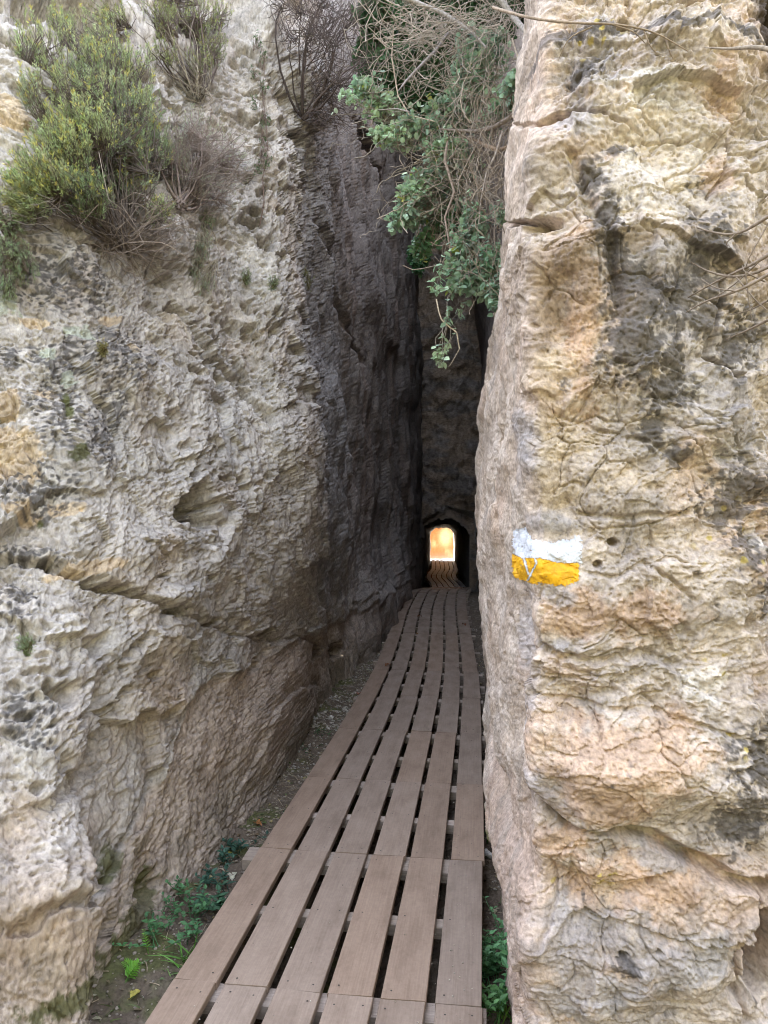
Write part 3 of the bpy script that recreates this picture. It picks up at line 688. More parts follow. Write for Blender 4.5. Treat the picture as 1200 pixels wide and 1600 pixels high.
def add_attr(me, name, arr):
    a = me.attributes.new(name, 'FLOAT_VECTOR', 'POINT'); a.data.foreach_set('vector', np.ascontiguousarray(arr, np.float32).ravel())

def joint_frame(Y):
    x = float(path_x(np.array([Y]))[0]); e = .05
    tx = float(path_x(np.array([Y + e]))[0] - path_x(np.array([Y - e]))[0]) / (2 * e)
    l = math.hypot(tx, 1); return np.array([x, Y]), np.array([1 / l, -tx / l]), float(board_z(Y))
joints = [-.62, .33, 1.29, 2.235, 3.135, 4.02]
while joints[-1] < 30.6:
    joints.append(joints[-1] + (.93 if joints[-1] < 20 else .62))
NP, PITCHW = 6, .1655
def plank_geo(i, k, rg):
    Ya, Yb = joints[i], joints[i + 1]
    (pa, na, za), (pb, nb, zb) = joint_frame(Ya), joint_frame(Yb)
    w = .1385 + rg.normal() * .0012
    off = (k - (NP - 1) / 2) * PITCHW + rg.normal() * .0022
    g = .0018 if i < 6 else .0006
    ns = 5
    rows = []; gr = []
    dirv = (pb - pa) / np.linalg.norm(pb - pa)
    dz = rg.normal() * .0012; tilt = rg.normal() * .0012
    prof = [(-.5, -1), (-.5, -.12), (-.485, 0), (.485, 0), (.5, -.12), (.5, -1)]
    for q in np.linspace(0, 1, ns):
        p = pa + (pb - pa) * q; nn = na + (nb - na) * q; nn /= np.linalg.norm(nn)
        z = za + (zb - za) * q
        if q == 0: p = p + dirv * g
        if q == 1: p = p - dirv * g
        for (u, t) in prof:
            xy = p + nn * (off + u * w)
            rows.append((xy[0], xy[1], z + t * .024 + dz + tilt * u * 2)); gr.append((q * .93 + i * 3.3, u * w + k * .5 + i * .37, 0))
    m = len(prof); F = []
    for r in range(ns - 1):
        for c in range(m):
            a = r * m + c; b = r * m + (c + 1) % m
            F.append((a, b, b + m, a + m))
    e = (ns - 1) * m
    F += [(0, 1, 4, 5), (1, 2, 3, 4), (e, e + 5, e + 4, e + 1), (e + 1, e + 4, e + 3, e + 2)]
    V = np.array(rows); nwood = len(F); fm = [0] * nwood
    # screws: two at each end and at the middle joist
    if i < 8:
        for q in (.045, .5, .955):
            for u in (-.30, .30):
                p = pa + (pb - pa) * q + (rg.normal() * .004) * dirv; nn = na + (nb - na) * q
                c = p + nn * (off + (u + rg.normal() * .02) * w); z = za + (zb - za) * q + dz + .0006
                b0 = len(V); r = .0033
                ring = [(c[0] + r * math.cos(a), c[1] + r * math.sin(a), z) for a in np.arange(8) * math.pi / 4]
                V = np.vstack([V, ring]); gr += [(0, 0, 0)] * 8
                F += [(b0, b0 + 1, b0 + 2, b0 + 3), (b0, b0 + 3, b0 + 4, b0 + 7), (b0 + 4, b0 + 5, b0 + 6, b0 + 7)]; fm += [1] * 3
    return V, np.array(F), np.array(gr), fm
walk = empty('boardwalk', (0, 0, 0))
tag(walk, 'brown plank boardwalk of six boards curving through the rock corridor into the tunnel', 'boardwalk')
rg = np.random.default_rng(12)
rest = []; cnt = 0
for i in range(len(joints) - 1):
    for k in range(NP):
        V, F, G, fm = plank_geo(i, k, rg)
        tint = [.97, 1.02, 1.0, 1.03, .98, .95][k] + rg.normal() * .022; warm = rg.normal() * .008
        c = np.array([tint * (1 + warm), tint, tint * (1 - warm)])
        if k == 0 or rg.random() < .12: c = c * np.array([1.03, .98, .93])
        if joints[i] > 20: c = c * np.array([1.25, 2.05, 3.1])  # tunnel planks painted paler and bluer, standing in for grey exit light
        C = np.repeat(c[None], len(V), 0)
        if joints[i + 1] > 1.5 and cnt < 96:
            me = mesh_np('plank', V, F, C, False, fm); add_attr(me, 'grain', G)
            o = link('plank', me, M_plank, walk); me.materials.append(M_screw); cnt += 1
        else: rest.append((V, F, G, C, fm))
def cat_geo(parts):
    Vs, Fs, Gs, Cs, ms = [], [], [], [], []; b = 0
    for (V, F, G, C, fm) in parts:
        Vs.append(V); Fs.append(F + b); Gs.append(G); Cs.append(C); ms += list(fm); b += len(V)
    return np.vstack(Vs), np.vstack(Fs), np.vstack(Gs), np.vstack(Cs), ms
V, F, G, C, fm = cat_geo(rest)
me = mesh_np('distant_planks', V, F, C, False, fm); add_attr(me, 'grain', G)
o = link('distant_planks', me, M_plank, walk); me.materials.append(M_screw); o['kind'] = 'stuff'

def box_geo(c, ax, L, wd, h, num, rg):
    "timber: centre c, horizontal axis ax, length L, width wd, height h"
    ay = np.array([-ax[1], ax[0], 0]); up = np.array([0, 0, 1.])
    V = []; G = []
    st = np.linspace(-.5, .5, 6)
    prof = [(-.5, -.5), (-.5, .42), (-.43, .5), (.43, .5), (.5, .42), (.5, -.5)]
    for s in st:
        for (a, b) in prof:
            V.append(c + ax * s * L + ay * a * wd * (1 + .03 * math.sin(s * 9 + num)) + up * b * h); G.append((s * L + num, a * wd + b * .03, 0))
    m = 6; F = []
    for r in range(5):
        for q_ in range(m):
            a = r * m + q_; b = r * m + (q_ + 1) % m; F.append((a, b, b + m, a + m))
    e = 5 * m; F += [(0, 1, 4, 5), (1, 2, 3, 4), (e, e + 5, e + 4, e + 1), (e + 1, e + 4, e + 3, e + 2)]
    return np.array(V), np.array(F), np.array(G), [0] * len(F)
rest = []; cnt = 0
for i in range(len(joints) - 1):
    for (q_, wd) in ((0.0, .085), (.5, .055)):
        Y = joints[i] + (joints[i + 1] - joints[i]) * q_ + (rg.normal() * .01 if q_ else 0)
        p, n_, z = joint_frame(Y)
        L = (.955 if Y < 4.1 else 1.02) + abs(rg.normal()) * (.01 if Y < 4.1 else .03); sh = rg.normal() * (.006 if Y < 4.1 else .018)
        sh_h = 0
        if abs(Y - 3.135) < .05: L, sh, wd = 1.0, -.045, .12
        ax = np.array([n_[0], n_[1], 0]); c = np.array([p[0], p[1], z - .0275 - .0225]) + ax * sh
        V, F, G, fm = box_geo(c, ax, L, wd, .045, i * 2.1 + q_, rg)
        C = np.repeat((np.ones(3) * (1 + rg.normal() * .14) * np.array([1.05, 1, .93 + rg.random() * .1]))[None], len(V), 0)
        if 1.2 < Y and cnt < 50:
            me = mesh_np('joist', V, F, C, False); add_attr(me, 'grain', G); link('joist', me, M_joist, walk); cnt += 1
        else: rest.append((V, F, G, C, fm))
V, F, G, C, fm = cat_geo(rest)
me = mesh_np('distant_joists', V, F, C, False); add_attr(me, 'grain', G); o = link('distant_joists', me, M_joist, walk); o['kind'] = 'stuff'

# ------------------------------------------------------------------ painted trail mark on the right rock
def paint_patch(name, mat, inside, up=3, lift=.0016, parent=None):
    w = WR
    m = (w.QX > 770) & (w.QX < 930) & (w.QY > 800) & (w.QY < 940) & (w.B[..., 1] < 2.6)
    r = np.where(m.any(1))[0]; c = np.where(m.any(0))[0]
    r0, r1, c0, c1 = r[0], r[-1], c[0], c[-1]
    P = (w.V + w.N * lift)[r0:r1 + 1, c0:c1 + 1]
    nr, nc = P.shape[:2]
    ri = np.linspace(0, nr - 1, (nr - 1) * up + 1); ci = np.linspace(0, nc - 1, (nc - 1) * up + 1)
    a = np.minimum(ri.astype(int), nr - 2); b = np.minimum(ci.astype(int), nc - 2)
    fa = (ri - a)[:, None, None]; fb = (ci - b)[None, :, None]
    Q = (P[a][:, b] * (1 - fa) * (1 - fb) + P[a + 1][:, b] * fa * (1 - fb) + P[a][:, b + 1] * (1 - fa) * fb + P[a + 1][:, b + 1] * fa * fb)
    qx, qy = proj(Q[..., 0], Q[..., 1], Q[..., 2])
    keep = inside(qx, qy, Q)
    F = grid_faces(*Q.shape[:2]); F = F[keep.ravel()[F].all(axis=1)]
    used, inv = np.unique(F, return_inverse=True)
    V = Q.reshape(-1, 3)[used]
    return link(name, mesh_np(name, V, inv.reshape(F.shape)), mat, parent)
def paint_mat(name, c, c2):
    m, t, b = mat_base(name, .6, .3)
    tc = t.nodes.new('ShaderNodeTexCoord')
    n = nd(t, 'ShaderNodeTexNoise', Scale=45, Detail=8, Roughness=.7); t.links.new(tc.outputs['Object'], n.inputs['Vector'])
    t.links.new(ramp(t, n.outputs[0], [(.35, c2), (.55, c), (.8, tuple(min(1, x * 1.08) for x in c))]), b.inputs['Base Color'])
    bp = nd(t, 'ShaderNodeBump', Strength=.4, Distance=.002); t.links.new(n.outputs[0], bp.inputs['Height']); t.links.new(bp.outputs[0], b.inputs['Normal'])
    return m
def split_y(x): return np.interp(x, [795, 815, 835, 860, 885, 912], [864, 872, 870, 876, 880, 879])
def wob(Q, k, sd): return fbm(Q[..., 0] * k, Q[..., 2] * k, 4, sd, .65)
def white_in(x, y, Q):
    e = 5 * wob(Q, 60, 71) + 3.5 * wob(Q, 220, 72)
    top = np.interp(x, [795, 808, 822, 832, 860, 890, 905, 912], [838, 826, 826, 843, 847, 842, 836, 842])
    body = (x > 801 + e) & (x < 909 + e) & (y > top + e) & (y < split_y(x) + .4 * e)
    chips = wob(Q, 150, 76) > .62
    drip = 0
    for pts in ([(816, 866), (820, 880), (826, 898)], [(834, 866), (838, 880), (830, 896), (824, 908)]):
        p = np.array(pts, float); xx = np.interp(y, p[:, 1], p[:, 0]); drip = drip | ((np.abs(x - xx + .3 * e) < 1.7) & (y > p[0, 1]) & (y < p[-1, 1]))
    drip = drip | ((np.abs(y - 871 + .2 * e) < .8) & (x > 814) & (x < 838))
    return (body & ~chips) | (drip > 0)
def yellow_in(x, y, Q):
    e = 4 * wob(Q, 60, 73) + 3 * wob(Q, 220, 74)
    bot = np.interp(x, [795, 805, 815, 840, 870, 895, 905, 910], [886, 904, 907, 912, 915, 913, 906, 890])
    drip = white_in(x, y, Q)
    return (x > 799 + e) & (x < 905 + e) & (y > split_y(x) - 4 + .4 * e) & (y < bot + e) & ~drip & ~(wob(Q, 170, 77) > .72)
tb = empty('trail_mark', pt(855, 870, 1.66)); tb.location = (0, 0, 0)
tag(tb, 'painted trail mark of a white stripe above a yellow stripe on the pale right rock', 'trail mark')
paint_patch('yellow_stripe', paint_mat('yellow_paint', (.66, .345, .008), (.52, .25, .01)), yellow_in, lift=.0012, parent=tb)
paint_patch('white_stripe', paint_mat('white_paint', (.56, .575, .63), (.42, .42, .45)), white_in, lift=.0018, parent=tb)

# ------------------------------------------------------------------ plants
def leaf_mat(name, trans=.3, rough=.5):
    m, t, b = mat_base(name, rough, .35)
    at = nd(t, 'ShaderNodeAttribute', attribute_name='tone'); tc = t.nodes.new('ShaderNodeTexCoord')
    n = nd(t, 'ShaderNodeTexNoise', Scale=25, Detail=3); t.links.new(tc.outputs['Object'], n.inputs['Vector'])
    c = mix_mult(t, at.outputs['Color'], ramp(t, n.outputs[0], [(.3, (.75, .78, .75)), (.7, (1.15, 1.15, 1.05))]))
    t.links.new(c, b.inputs['Base Color'])
    tr = t.nodes.new('ShaderNodeBsdfTranslucent'); t.links.new(c, tr.inputs[0])
    mx = t.nodes.new('ShaderNodeMixShader'); mx.inputs[0].default_value = trans
    t.links.new(b.outputs[0], mx.inputs[1]); t.links.new(tr.outputs[0], mx.inputs[2])
    t.links.new(mx.outputs[0], t.nodes['Material Output'].inputs['Surface'])
    return m
def bark_mat(name):
    m, t, b = mat_base(name, .85, .2)
    at = nd(t, 'ShaderNodeAttribute', attribute_name='tone'); tc = t.nodes.new('ShaderNodeTexCoord')
    n = nd(t, 'ShaderNodeTexNoise', Scale=120, Detail=4); t.links.new(tc.outputs['Object'], n.inputs['Vector'])
    t.links.new(mix_mult(t, at.outputs['Color'], ramp(t, n.outputs[0], [(.3, (.6, .58, .55)), (.7, (1.2, 1.2, 1.2))])), b.inputs['Base Color'])
    return m
M_leaf = leaf_mat('leaf'); M_bark = bark_mat('bark')
def nrm(a): return a / (np.linalg.norm(a, axis=-1, keepdims=True) + 1e-9)
def tube_mesh(lines, radii, cols, sides=5):
    "lines: list of (k,3); radii: list of (k,); cols: list of colours"
    Vs, Fs, Cs = [], [], []; b = 0
    by = {}
    for L, r, c in zip(lines, radii, cols): by.setdefault(len(L), []).append((L, r, c))
    for k, items in by.items():
        P = np.array([i[0] for i in items], float); Rr = np.array([i[1] for i in items], float); Cc = np.array([i[2] for i in items], float)
        T = nrm(np.gradient(P, axis=1)); ref = np.array([.31, .87, .38]); A = nrm(np.cross(T, ref)); B = np.cross(T, A)
        an = np.arange(sides) * 2 * np.pi / sides
        ring = P[:, :, None] + Rr[:, :, None, None] * (A[:, :, None] * np.cos(an)[None, None, :, None] + B[:, :, None] * np.sin(an)[None, None, :, None])
        n = len(P); idx = np.arange(n * k * sides).reshape(n, k, sides) + b
        nx = np.roll(idx, -1, axis=2)
        F = np.stack([idx[:, :-1], nx[:, :-1], nx[:, 1:], idx[:, 1:]], -1).reshape(-1, 4)
        Vs.append(ring.reshape(-1, 3)); Fs.append(F); Cs.append(np.repeat(Cc, k * sides, 0)); b += n * k * sides
    return np.vstack(Vs), np.vstack(Fs), np.vstack(Cs)
def leaf_mesh(P, D, L, W, C, rg, kind='needle', upbias=0.0):
    n = len(P); D = nrm(D); rnd = rg.normal(size=(n, 3)); rnd[:, 2] += upbias * 3
    side = nrm(np.cross(D, rnd)); up = np.cross(side, D); up *= np.sign(up[:, 2:3] + 1e-6)
    L = L[:, None]; W = W[:, None]
    if kind == 'needle': tpl = [(0, -.12, 0), (.45, -.5, .0), (1, 0, .04), (.45, .5, .0)]; fc = [(0, 1, 2, 3)]
    elif kind == 'round': tpl = [(0, 0, 0), (.22, -.42, .10), (.68, -.44, .10), (1, 0, -.04), (.68, .44, .10), (.22, .42, .10)]; fc = [(0, 1, 2, 3), (0, 3, 4, 5)]
    else: tpl = [(0, 0, 0), (.3, -.5, .06), (.65, -.34, .03), (1, 0, -.10), (.65, .34, .03), (.3, .5, .06)]; fc = [(0, 1, 2, 3), (0, 3, 4, 5)]
    V = np.stack([P + D * L * a + side * W * b + up * L * c for a, b, c in tpl], 1)
    k = len(tpl); F = (np.arange(n)[:, None, None] * k + np.array(fc)[None]).reshape(-1, 4)
    return V.reshape(-1, 3), F, np.repeat(C, k, 0)
def bez(a, b, k, bend, rg, wig=.0):
    a = np.asarray(a, float); b = np.asarray(b, float); L = np.linalg.norm(b - a)
    c = (a + b) / 2 + bend * L + rg.normal(size=3) * wig * L
    t = np.linspace(0, 1, k)[:, None]
    p = (1 - t) ** 2 * a + 2 * t * (1 - t) * c + t * t * b
    if wig: p[1:-1] += np.cumsum(rg.normal(size=(k, 3)), 0)[1:-1] * wig * L * .12
    return p
def plant(name, label, cat, base, stems=None, leaves=None, group=None, stem_name='stems', leaf_name='foliage', extra=None):
    root = empty(name, base); tag(root, label, cat, group)
    b = np.asarray(base)
    if stems is not None and len(stems[0]):
        V, F, C = tube_mesh(*stems); link(stem_name, mesh_np(stem_name, local(V, b), F, C), M_bark, root)
    if leaves is not None:
        V, F, C = leaves; link(leaf_name, mesh_np(leaf_name, local(V, b), F, C, False), M_leaf, root)
    if extra is not None:
        V, F, C = tube_mesh(*extra[1]); link(extra[0], mesh_np(extra[0], local(V, b), F, C), M_bark, root)
    return root
def jit(c, n, rg, s=.12, hue=.06):
    c = np.array(c)[None] * (1 + rg.normal(size=(n, 1)) * s) * (1 + rg.normal(size=(n, 3)) * hue); return np.clip(c, .01, .9)
def bush(base, clumps, rg, sprigL=.08, leafL=.018, leafW=.0035, per=24, stemc=(.13, .10, .075), kind='needle', r0=.010, upb=.5, tipc=None, droop=0., tw=.0012, ang=.9, twigc=None):
    """clumps: (centre xyz, radii xyz, number of sprigs, colour)"""
    lines, rad, cols = [], [], []; LP, LD, LL, LW, LC = [], [], [], [], []
    base = np.asarray(base, float); tips_all = []
    for (c, r, n, colr) in clumps:
        c = np.asarray(c, float); r = np.asarray(r, float)
        nsub = max(2, n // 22)
        subs = c + (base - c) * .22 + rg.normal(size=(nsub, 3)) * r * .35
        for s_ in subs:
            lines.append(bez(base + rg.normal(size=3) * .012, s_, 9, np.array([0, 0, -.10]), rg, .10)); rad.append(np.linspace(r0, r0 * .3, 9) * (.6 + .5 * rg.random())); cols.append(np.array(stemc) * (.8 + .4 * rg.random()))
        d = nrm(rg.normal(size=(n, 3))); rr = rg.random((n, 1)) ** .45
        tip = c + d * rr * r
        root = subs[rg.integers(0, nsub, n)]
        dirs = nrm(nrm(tip - base) * .8 + nrm(tip - root) * .5 + np.array([0, 0, upb - droop]) + rg.normal(size=(n, 3)) * .30)
        st = tip - dirs * sprigL * (.7 + .6 * rg.random((n, 1)))
        for i in range(n):
            a = root[i]; m1 = st[i]
            p = np.vstack([bez(a, m1, 4, np.zeros(3), rg, .12)[:-1], m1, (m1 + tip[i]) / 2 + rg.normal(size=3) * .004, tip[i]])
            lines.append(p); rad.append(np.linspace(tw * 1.9, tw * .6, len(p))); cols.append(np.array(twigc if twigc is not None else stemc) * (.8 + .5 * rg.random()))
        q = rg.random((n, per)) ** .8
        sd = tip - st
        pos = st[:, None] + sd[:, None] * q[..., None]
        rd = rg.normal(size=(n, per, 3)); ax = nrm(sd)[:, None]
        rd = nrm(rd - (rd * ax).sum(-1, keepdims=True) * ax)
        ld = nrm(ax * (1.0 if kind == 'needle' else .5) + rd * ang + np.array([0, 0, -droop * .4]))
        LP.append(pos.reshape(-1, 3)); LD.append(ld.reshape(-1, 3))
        k = n * per; LL.append(leafL * (.6 + .7 * rg.random(k))); LW.append(leafW * (.7 + .6 * rg.random(k)))
        cc = np.repeat(jit(colr, n, rg, .18, .05), per, 0) * (1 + rg.normal(size=(k, 1)) * .12)
        if tipc is not None:
            mm = (q.reshape(-1) > .72) & (np.repeat(rg.random(n), per) < tipc[1]); cc[mm] = jit(tipc[0], mm.sum(), rg, .15, .08)
        LC.append(np.clip(cc, .01, .9))
    P = np.vstack(LP)
    V, F, C = leaf_mesh(P, np.vstack(LD), np.concatenate(LL), np.concatenate(LW), np.vstack(LC), rg, kind, .6 if kind != 'needle' else 0)
    return (lines, rad, cols), (V, F, C)
def wl(px, py, out=0.): return WL.at(px, py, 0) + np.array([out * .75, -out * .65, 0])
def wclump(px, py, rx, ry, n, col, out=.12, dep=.5):
    p = WL.at(px, py, 0); Y = p[1] - out; c = pt(px, py, Y); k = Y / 1155 * 1.12
    return (c, (rx * k, max(rx, ry) * k * dep, ry * k), int(n * 1.7), col)
def twigs(origins, targets, rg, k=8, bend=(0, 0, 0), wig=.15, r=(.0022, .0008), col=(.35, .29, .22)):
    L, Rr, C = [], [], []
    for a, b in zip(origins, targets):
        L.append(bez(a, b, k, np.array(bend), rg, wig)); s = .6 + .8 * rg.random(); Rr.append(np.linspace(r[0], r[1], k) * s); C.append(np.array(col) * (.65 + .7 * rg.random()))
    return L, Rr, C
def addl(a, b): return (a[0] + b[0], a[1] + b[1], a[2] + b[2])
def twig_cloud(rg, specs, col, r=(.0022, .0007), k=8, wig=.22):
    "specs: (from px,py,Y,spread px) (to px,py,Y,rx,ry px) count"
    O, T = [], []
    for (x0, y0, Y0, s0), (x1, y1, Y1, rx, ry), n in specs:
        for _ in range(n):
            O.append(pt(x0 + rg.normal() * s0, y0 + rg.normal() * s0, Y0 + rg.normal() * .04))
            T.append(pt(x1 + rg.normal() * rx, y1 + rg.normal() * ry, Y1 + rg.normal() * .10))
    return twigs(O, T, rg, k, (0, 0, 0), wig, r, col)

G1, G2, G3, GY = (.35, .39, .20), (.25, .30, .165), (.32, .35, .23), (.52, .48, .14)
rg = np.random.default_rng(101)
# big needle-leaved shrub
b0 = wl(190, 388, .03)
cl = [wclump(150,45,60,34,60,G1,.24), wclump(60,50,50,34,40,G1,.2), wclump(110,120,60,40,70,G1,.26), wclump(205,100,36,40,60,G1,.26), wclump(170,190,90,80,120,G2,.30), wclump(95,35,22,38,45,G1,.22), wclump(150,95,55,42,150,G1,.28), wclump(190,150,50,35,130,G1,.26), wclump(50,85,35,18,35,G1,.2), wclump(40,130,14,30,25,G3,.18),
      wclump(120,185,60,38,150,G1,.28), wclump(180,225,55,40,150,G2,.26), wclump(90,215,50,30,90,G1,.25), wclump(55,265,50,36,130,G1,.24), wclump(120,290,55,40,150,G2,.25), wclump(30,300,36,34,90,G1,.2), wclump(215,175,35,30,70,G2,.24), wclump(235,225,36,36,80,G2,.22), wclump(215,285,40,30,45,G3,.2), wclump(250,320,26,18,26,G1,.2)]
stm, lv = bush(b0, cl, rg, .085, .019, .0036, 26, (.12, .095, .08), tipc=(GY, .32), r0=.006)
dead = twig_cloud(rg, [((200,370,WL.at(195,385)[1]-.05,26),(245,325,WL.at(240,310)[1]-.16,40,25),90), ((170,370,WL.at(195,385)[1]-.05,26),(120,345,WL.at(120,340)[1]-.14,45,18),50), ((170,385,WL.at(170,385)[1]-.05,10),(190,430,WL.at(190,430)[1]-.08,35,14),35),((200,380,WL.at(200,380)[1]-.05,6),(275,365,WL.at(275,365)[1]-.14,22,22),90)], (.24, .19, .155), (.0020, .0006), 9, .42)
plant('needle_leaved_shrub', 'large bright green needle-leaved shrub with yellow tips rooted high on the grey cliff', 'shrub', b0, stm, lv, None, extra=('dry_twigs', dead))
# grey twiggy shrub beside it
b1 = wl(275, 322, .03); GG = (.34, .36, .25)
cl = [wclump(300,195,36,34,70,GG,.2), wclump(335,225,40,44,60,GG,.2), wclump(375,250,26,40,40,GG,.14), wclump(350,300,30,26,20,GG,.12), wclump(250,215,40,30,50,GG,.3), wclump(270,245,34,36,60,GG,.22), wclump(310,285,40,24,40,GG,.18)]
stm, lv = bush(b1, cl, rg, .075, .012, .0026, 15, (.22, .17, .15), r0=.009)
yb = WL.at(300,300)[1]
dead = twig_cloud(rg, [((290,300,yb-.04,18),(350,250,yb-.12,34,32),120),((275,305,yb-.04,14),(295,250,yb-.18,30,30),80)], (.25, .20, .175), (.0022, .0006), 9, .36)
plant('twiggy_shrub', 'grey-green shrub of fine bare twigs beside the big green shrub on the cliff', 'shrub', b1, stm, lv, None, extra=('bare_twigs', dead))
# olive shrub at the very top
b2 = wl(308, 152, .03); GO = (.29, .33, .14)
cl = [wclump(245,20,34,30,80,GO,.2), wclump(300,25,45,36,130,GO,.2), wclump(330,70,24,36,70,GO,.16), wclump(255,75,26,24,26,GO,.2), wclump(310,85,24,24,34,GO,.18), wclump(345,20,20,24,40,GO,.15), wclump(170,12,40,16,30,GO,.2), wclump(270,-30,60,30,70,GO,.2)]
stm, lv = bush(b2, cl, rg, .075, .014, .003, 20, (.13, .10, .085), r0=.010, tipc=((.30,.28,.06), .25))
yb = WL.at(300,150)[1]
curl = twig_cloud(rg, [((308,152,yb-.04,8),(310,110,yb-.14,22,22),40),((308,152,yb-.04,8),(255,70,yb-.14,20,30),26)], (.30, .26, .20), (.0028, .001))
plant('olive_shrub', 'olive green shrub with dark forked stems at the top edge of the grey cliff', 'shrub', b2, stm, lv, None, extra=('bare_twigs', curl))
# low shrub at the left edge and drooping tuft
b3 = wl(8, 365, .02)
stm, lv = bush(b3, [wclump(10,400,36,30,80,G2,.1), wclump(35,420,26,26,40,G2,.08), wclump(5,450,24,20,40,G2,.08), wclump(15,350,34,20,40,G2,.12)], rg, .06, .014, .003, 20, (.14,.11,.09), droop=.9, r0=.006)
yb = WL.at(30,330)[1]
plant('low_shrub', 'small dark green shrub drooping over the rock below the big green shrub', 'shrub', b3, stm, lv, None, extra=('dry_twigs', twig_cloud(rg, [((5,345,yb-.04,6),(60,335,yb-.1,36,14),60)], (.24,.20,.17))))
b4 = wl(322, 350, .02)
stm, lv = bush(b4, [wclump(318,385,14,26,46,GG,.1), wclump(300,425,16,26,36,GG,.08), wclump(320,445,18,16,26,GG,.08), wclump(325,345,14,18,26,G2,.1)], rg, .05, .012, .0026, 14, (.26,.22,.16), droop=1.1, r0=.004)
plant('drooping_shrub', 'pale grey-green drooping shrub hanging above the dark crack in the cliff', 'shrub', b4, stm, lv)
# tufts
for (x, y, r_, c_, lb) in [(427,440,10,G2,'small dark green tuft growing from a hollow in the grey cliff'), (478,440,14,(.17,.17,.08),'faint olive tuft beside the cliff corner near the corridor'), (385,432,8,G2,'tiny green tuft left of the dark green tuft on the cliff'), (160,545,9,(.30,.26,.12),'dry straw-coloured tuft on a small rock ledge'), (40,1010,14,G2,'dark green tuft in a notch below the cliff ledge')]:
    b = wl(x, y + r_ * .6, .01)
    stm, lv = bush(b, [wclump(x, y, r_, r_ * 1.6, 26, c_, .04)], rg, .035, .018, .0025, 10, (.12,.10,.05), r0=.0015, tw=.0007)
    plant('grass_tuft', lb, 'tuft', b, stm, lv, 'small tufts on the cliff')
# thin leafy climber up the cliff
b5 = wl(398, 355, .01)
pts = [wl(x, y, .04) for x, y in [(398,355),(408,320),(404,280),(412,240),(410,200),(404,150),(408,110),(398,60)]]
L = [np.array(pts)]; Rr = [np.linspace(.004, .0012, 8)]; Cc = [np.array((.14,.09,.07))]
tp = []; 
for (x, y) in [(400,60),(408,85),(398,110),(412,135),(396,160),(414,190),(410,220),(418,250),(406,265)]: tp.append(wclump(x, y, 9, 12, 9, (.12,.19,.09), .06))
stm, lv = bush(pts[5], tp, rg, .03, .013, .005, 8, (.14,.10,.08), r0=.0012, tw=.0007, kind='oval')
plant('climbing_plant', 'thin climbing plant with sparse tiny leaves up the middle of the grey cliff', 'climber', b5, addl((L, Rr, Cc), stm), lv)
# bare dark heather at the top of the corridor
b6 = wl(474, 188, .02); y6 = WL.at(474, 180)[1]
main = []
for (x, y) in [(455,60),(440,10),(480,60),(500,10),(520,70),(545,40),(560,100),(510,120),(470,20),(530,130)]: main.append(pt(x, y, y6 - .15 - .2 * rg.random()))
st1 = twigs([b6] * len(main), main, rg, 9, (0.0, 0, -.12), .10, (.010, .004), (.085, .065, .06))
st2 = ([], [], [])
for m_ in main:
    x, y = [float(v) for v in proj(*m_)]
    st2 = addl(st2, twig_cloud(rg, [((x, y, m_[1], 6), (x + (x - 480) * .3, y - 18, m_[1], 20, 26), 26)], (.10, .078, .07), (.0026, .0010)))
st2 = addl(st2, twig_cloud(rg, [((500,170,y6-.1,14),(530,190,y6-.1,26,12),70), ((495,140,y6-.1,14),(560,120,y6,26,30),60), ((500,60,y6-.15,30),(510,0,y6-.2,45,26),120)], (.11,.085,.08), (.0024,.0009)))
stm, lv = bush(main[3], [(m_, (.10,.08,.10), 7, (.17,.17,.09)) for m_ in main], rg, .05, .009, .002, 10, (.18,.14,.13), r0=.001, tw=.0008)
plant('bare_shrub', 'dark leafless shrub with fine upward twigs at the mouth of the corridor', 'shrub', b6, addl(st1, st2), lv, None, 'stems', 'sparse_foliage')

# dark ivy deep in the corridor
b7 = pt(640, 230, 5.9); GI = (.06, .12, .055)
def pc(px, py, Y, rx, ry, n, col, dep=.6): k = Y / 1155; return (pt(px, py, Y), (rx * k, max(rx, ry) * k * dep, ry * k), int(n * 2.1), col)
stm, lv = bush(pt(690, 150, 5.8), [pc(600,120,5.9,38,40,160,GI), pc(650,95,5.8,50,40,160,GI), pc(640,150,5.9,50,40,170,GI), pc(690,130,5.8,46,40,150,GI), pc(575,90,6.0,26,30,60,GI), pc(610,180,5.9,30,18,50,GI), pc(665,45,5.8,60,40,120,GI), pc(700,190,5.8,30,30,60,GI), pc(655,405,5.2,16,22,46,(.04,.10,.045)), pc(690,20,5.7,80,40,140,GI), pc(770,20,5.7,60,50,140,GI), pc(820,-10,5.6,50,40,120,GI), pc(600,20,5.9,50,40,110,GI)],
               rg, .10, .042, .03, 12, (.12,.10,.08), kind='round', droop=.7, r0=.006, upb=0)
plant('dark_ivy', 'dark green ivy mass bridging the gap high inside the corridor', 'ivy', pt(690, 150, 5.8), stm, lv)

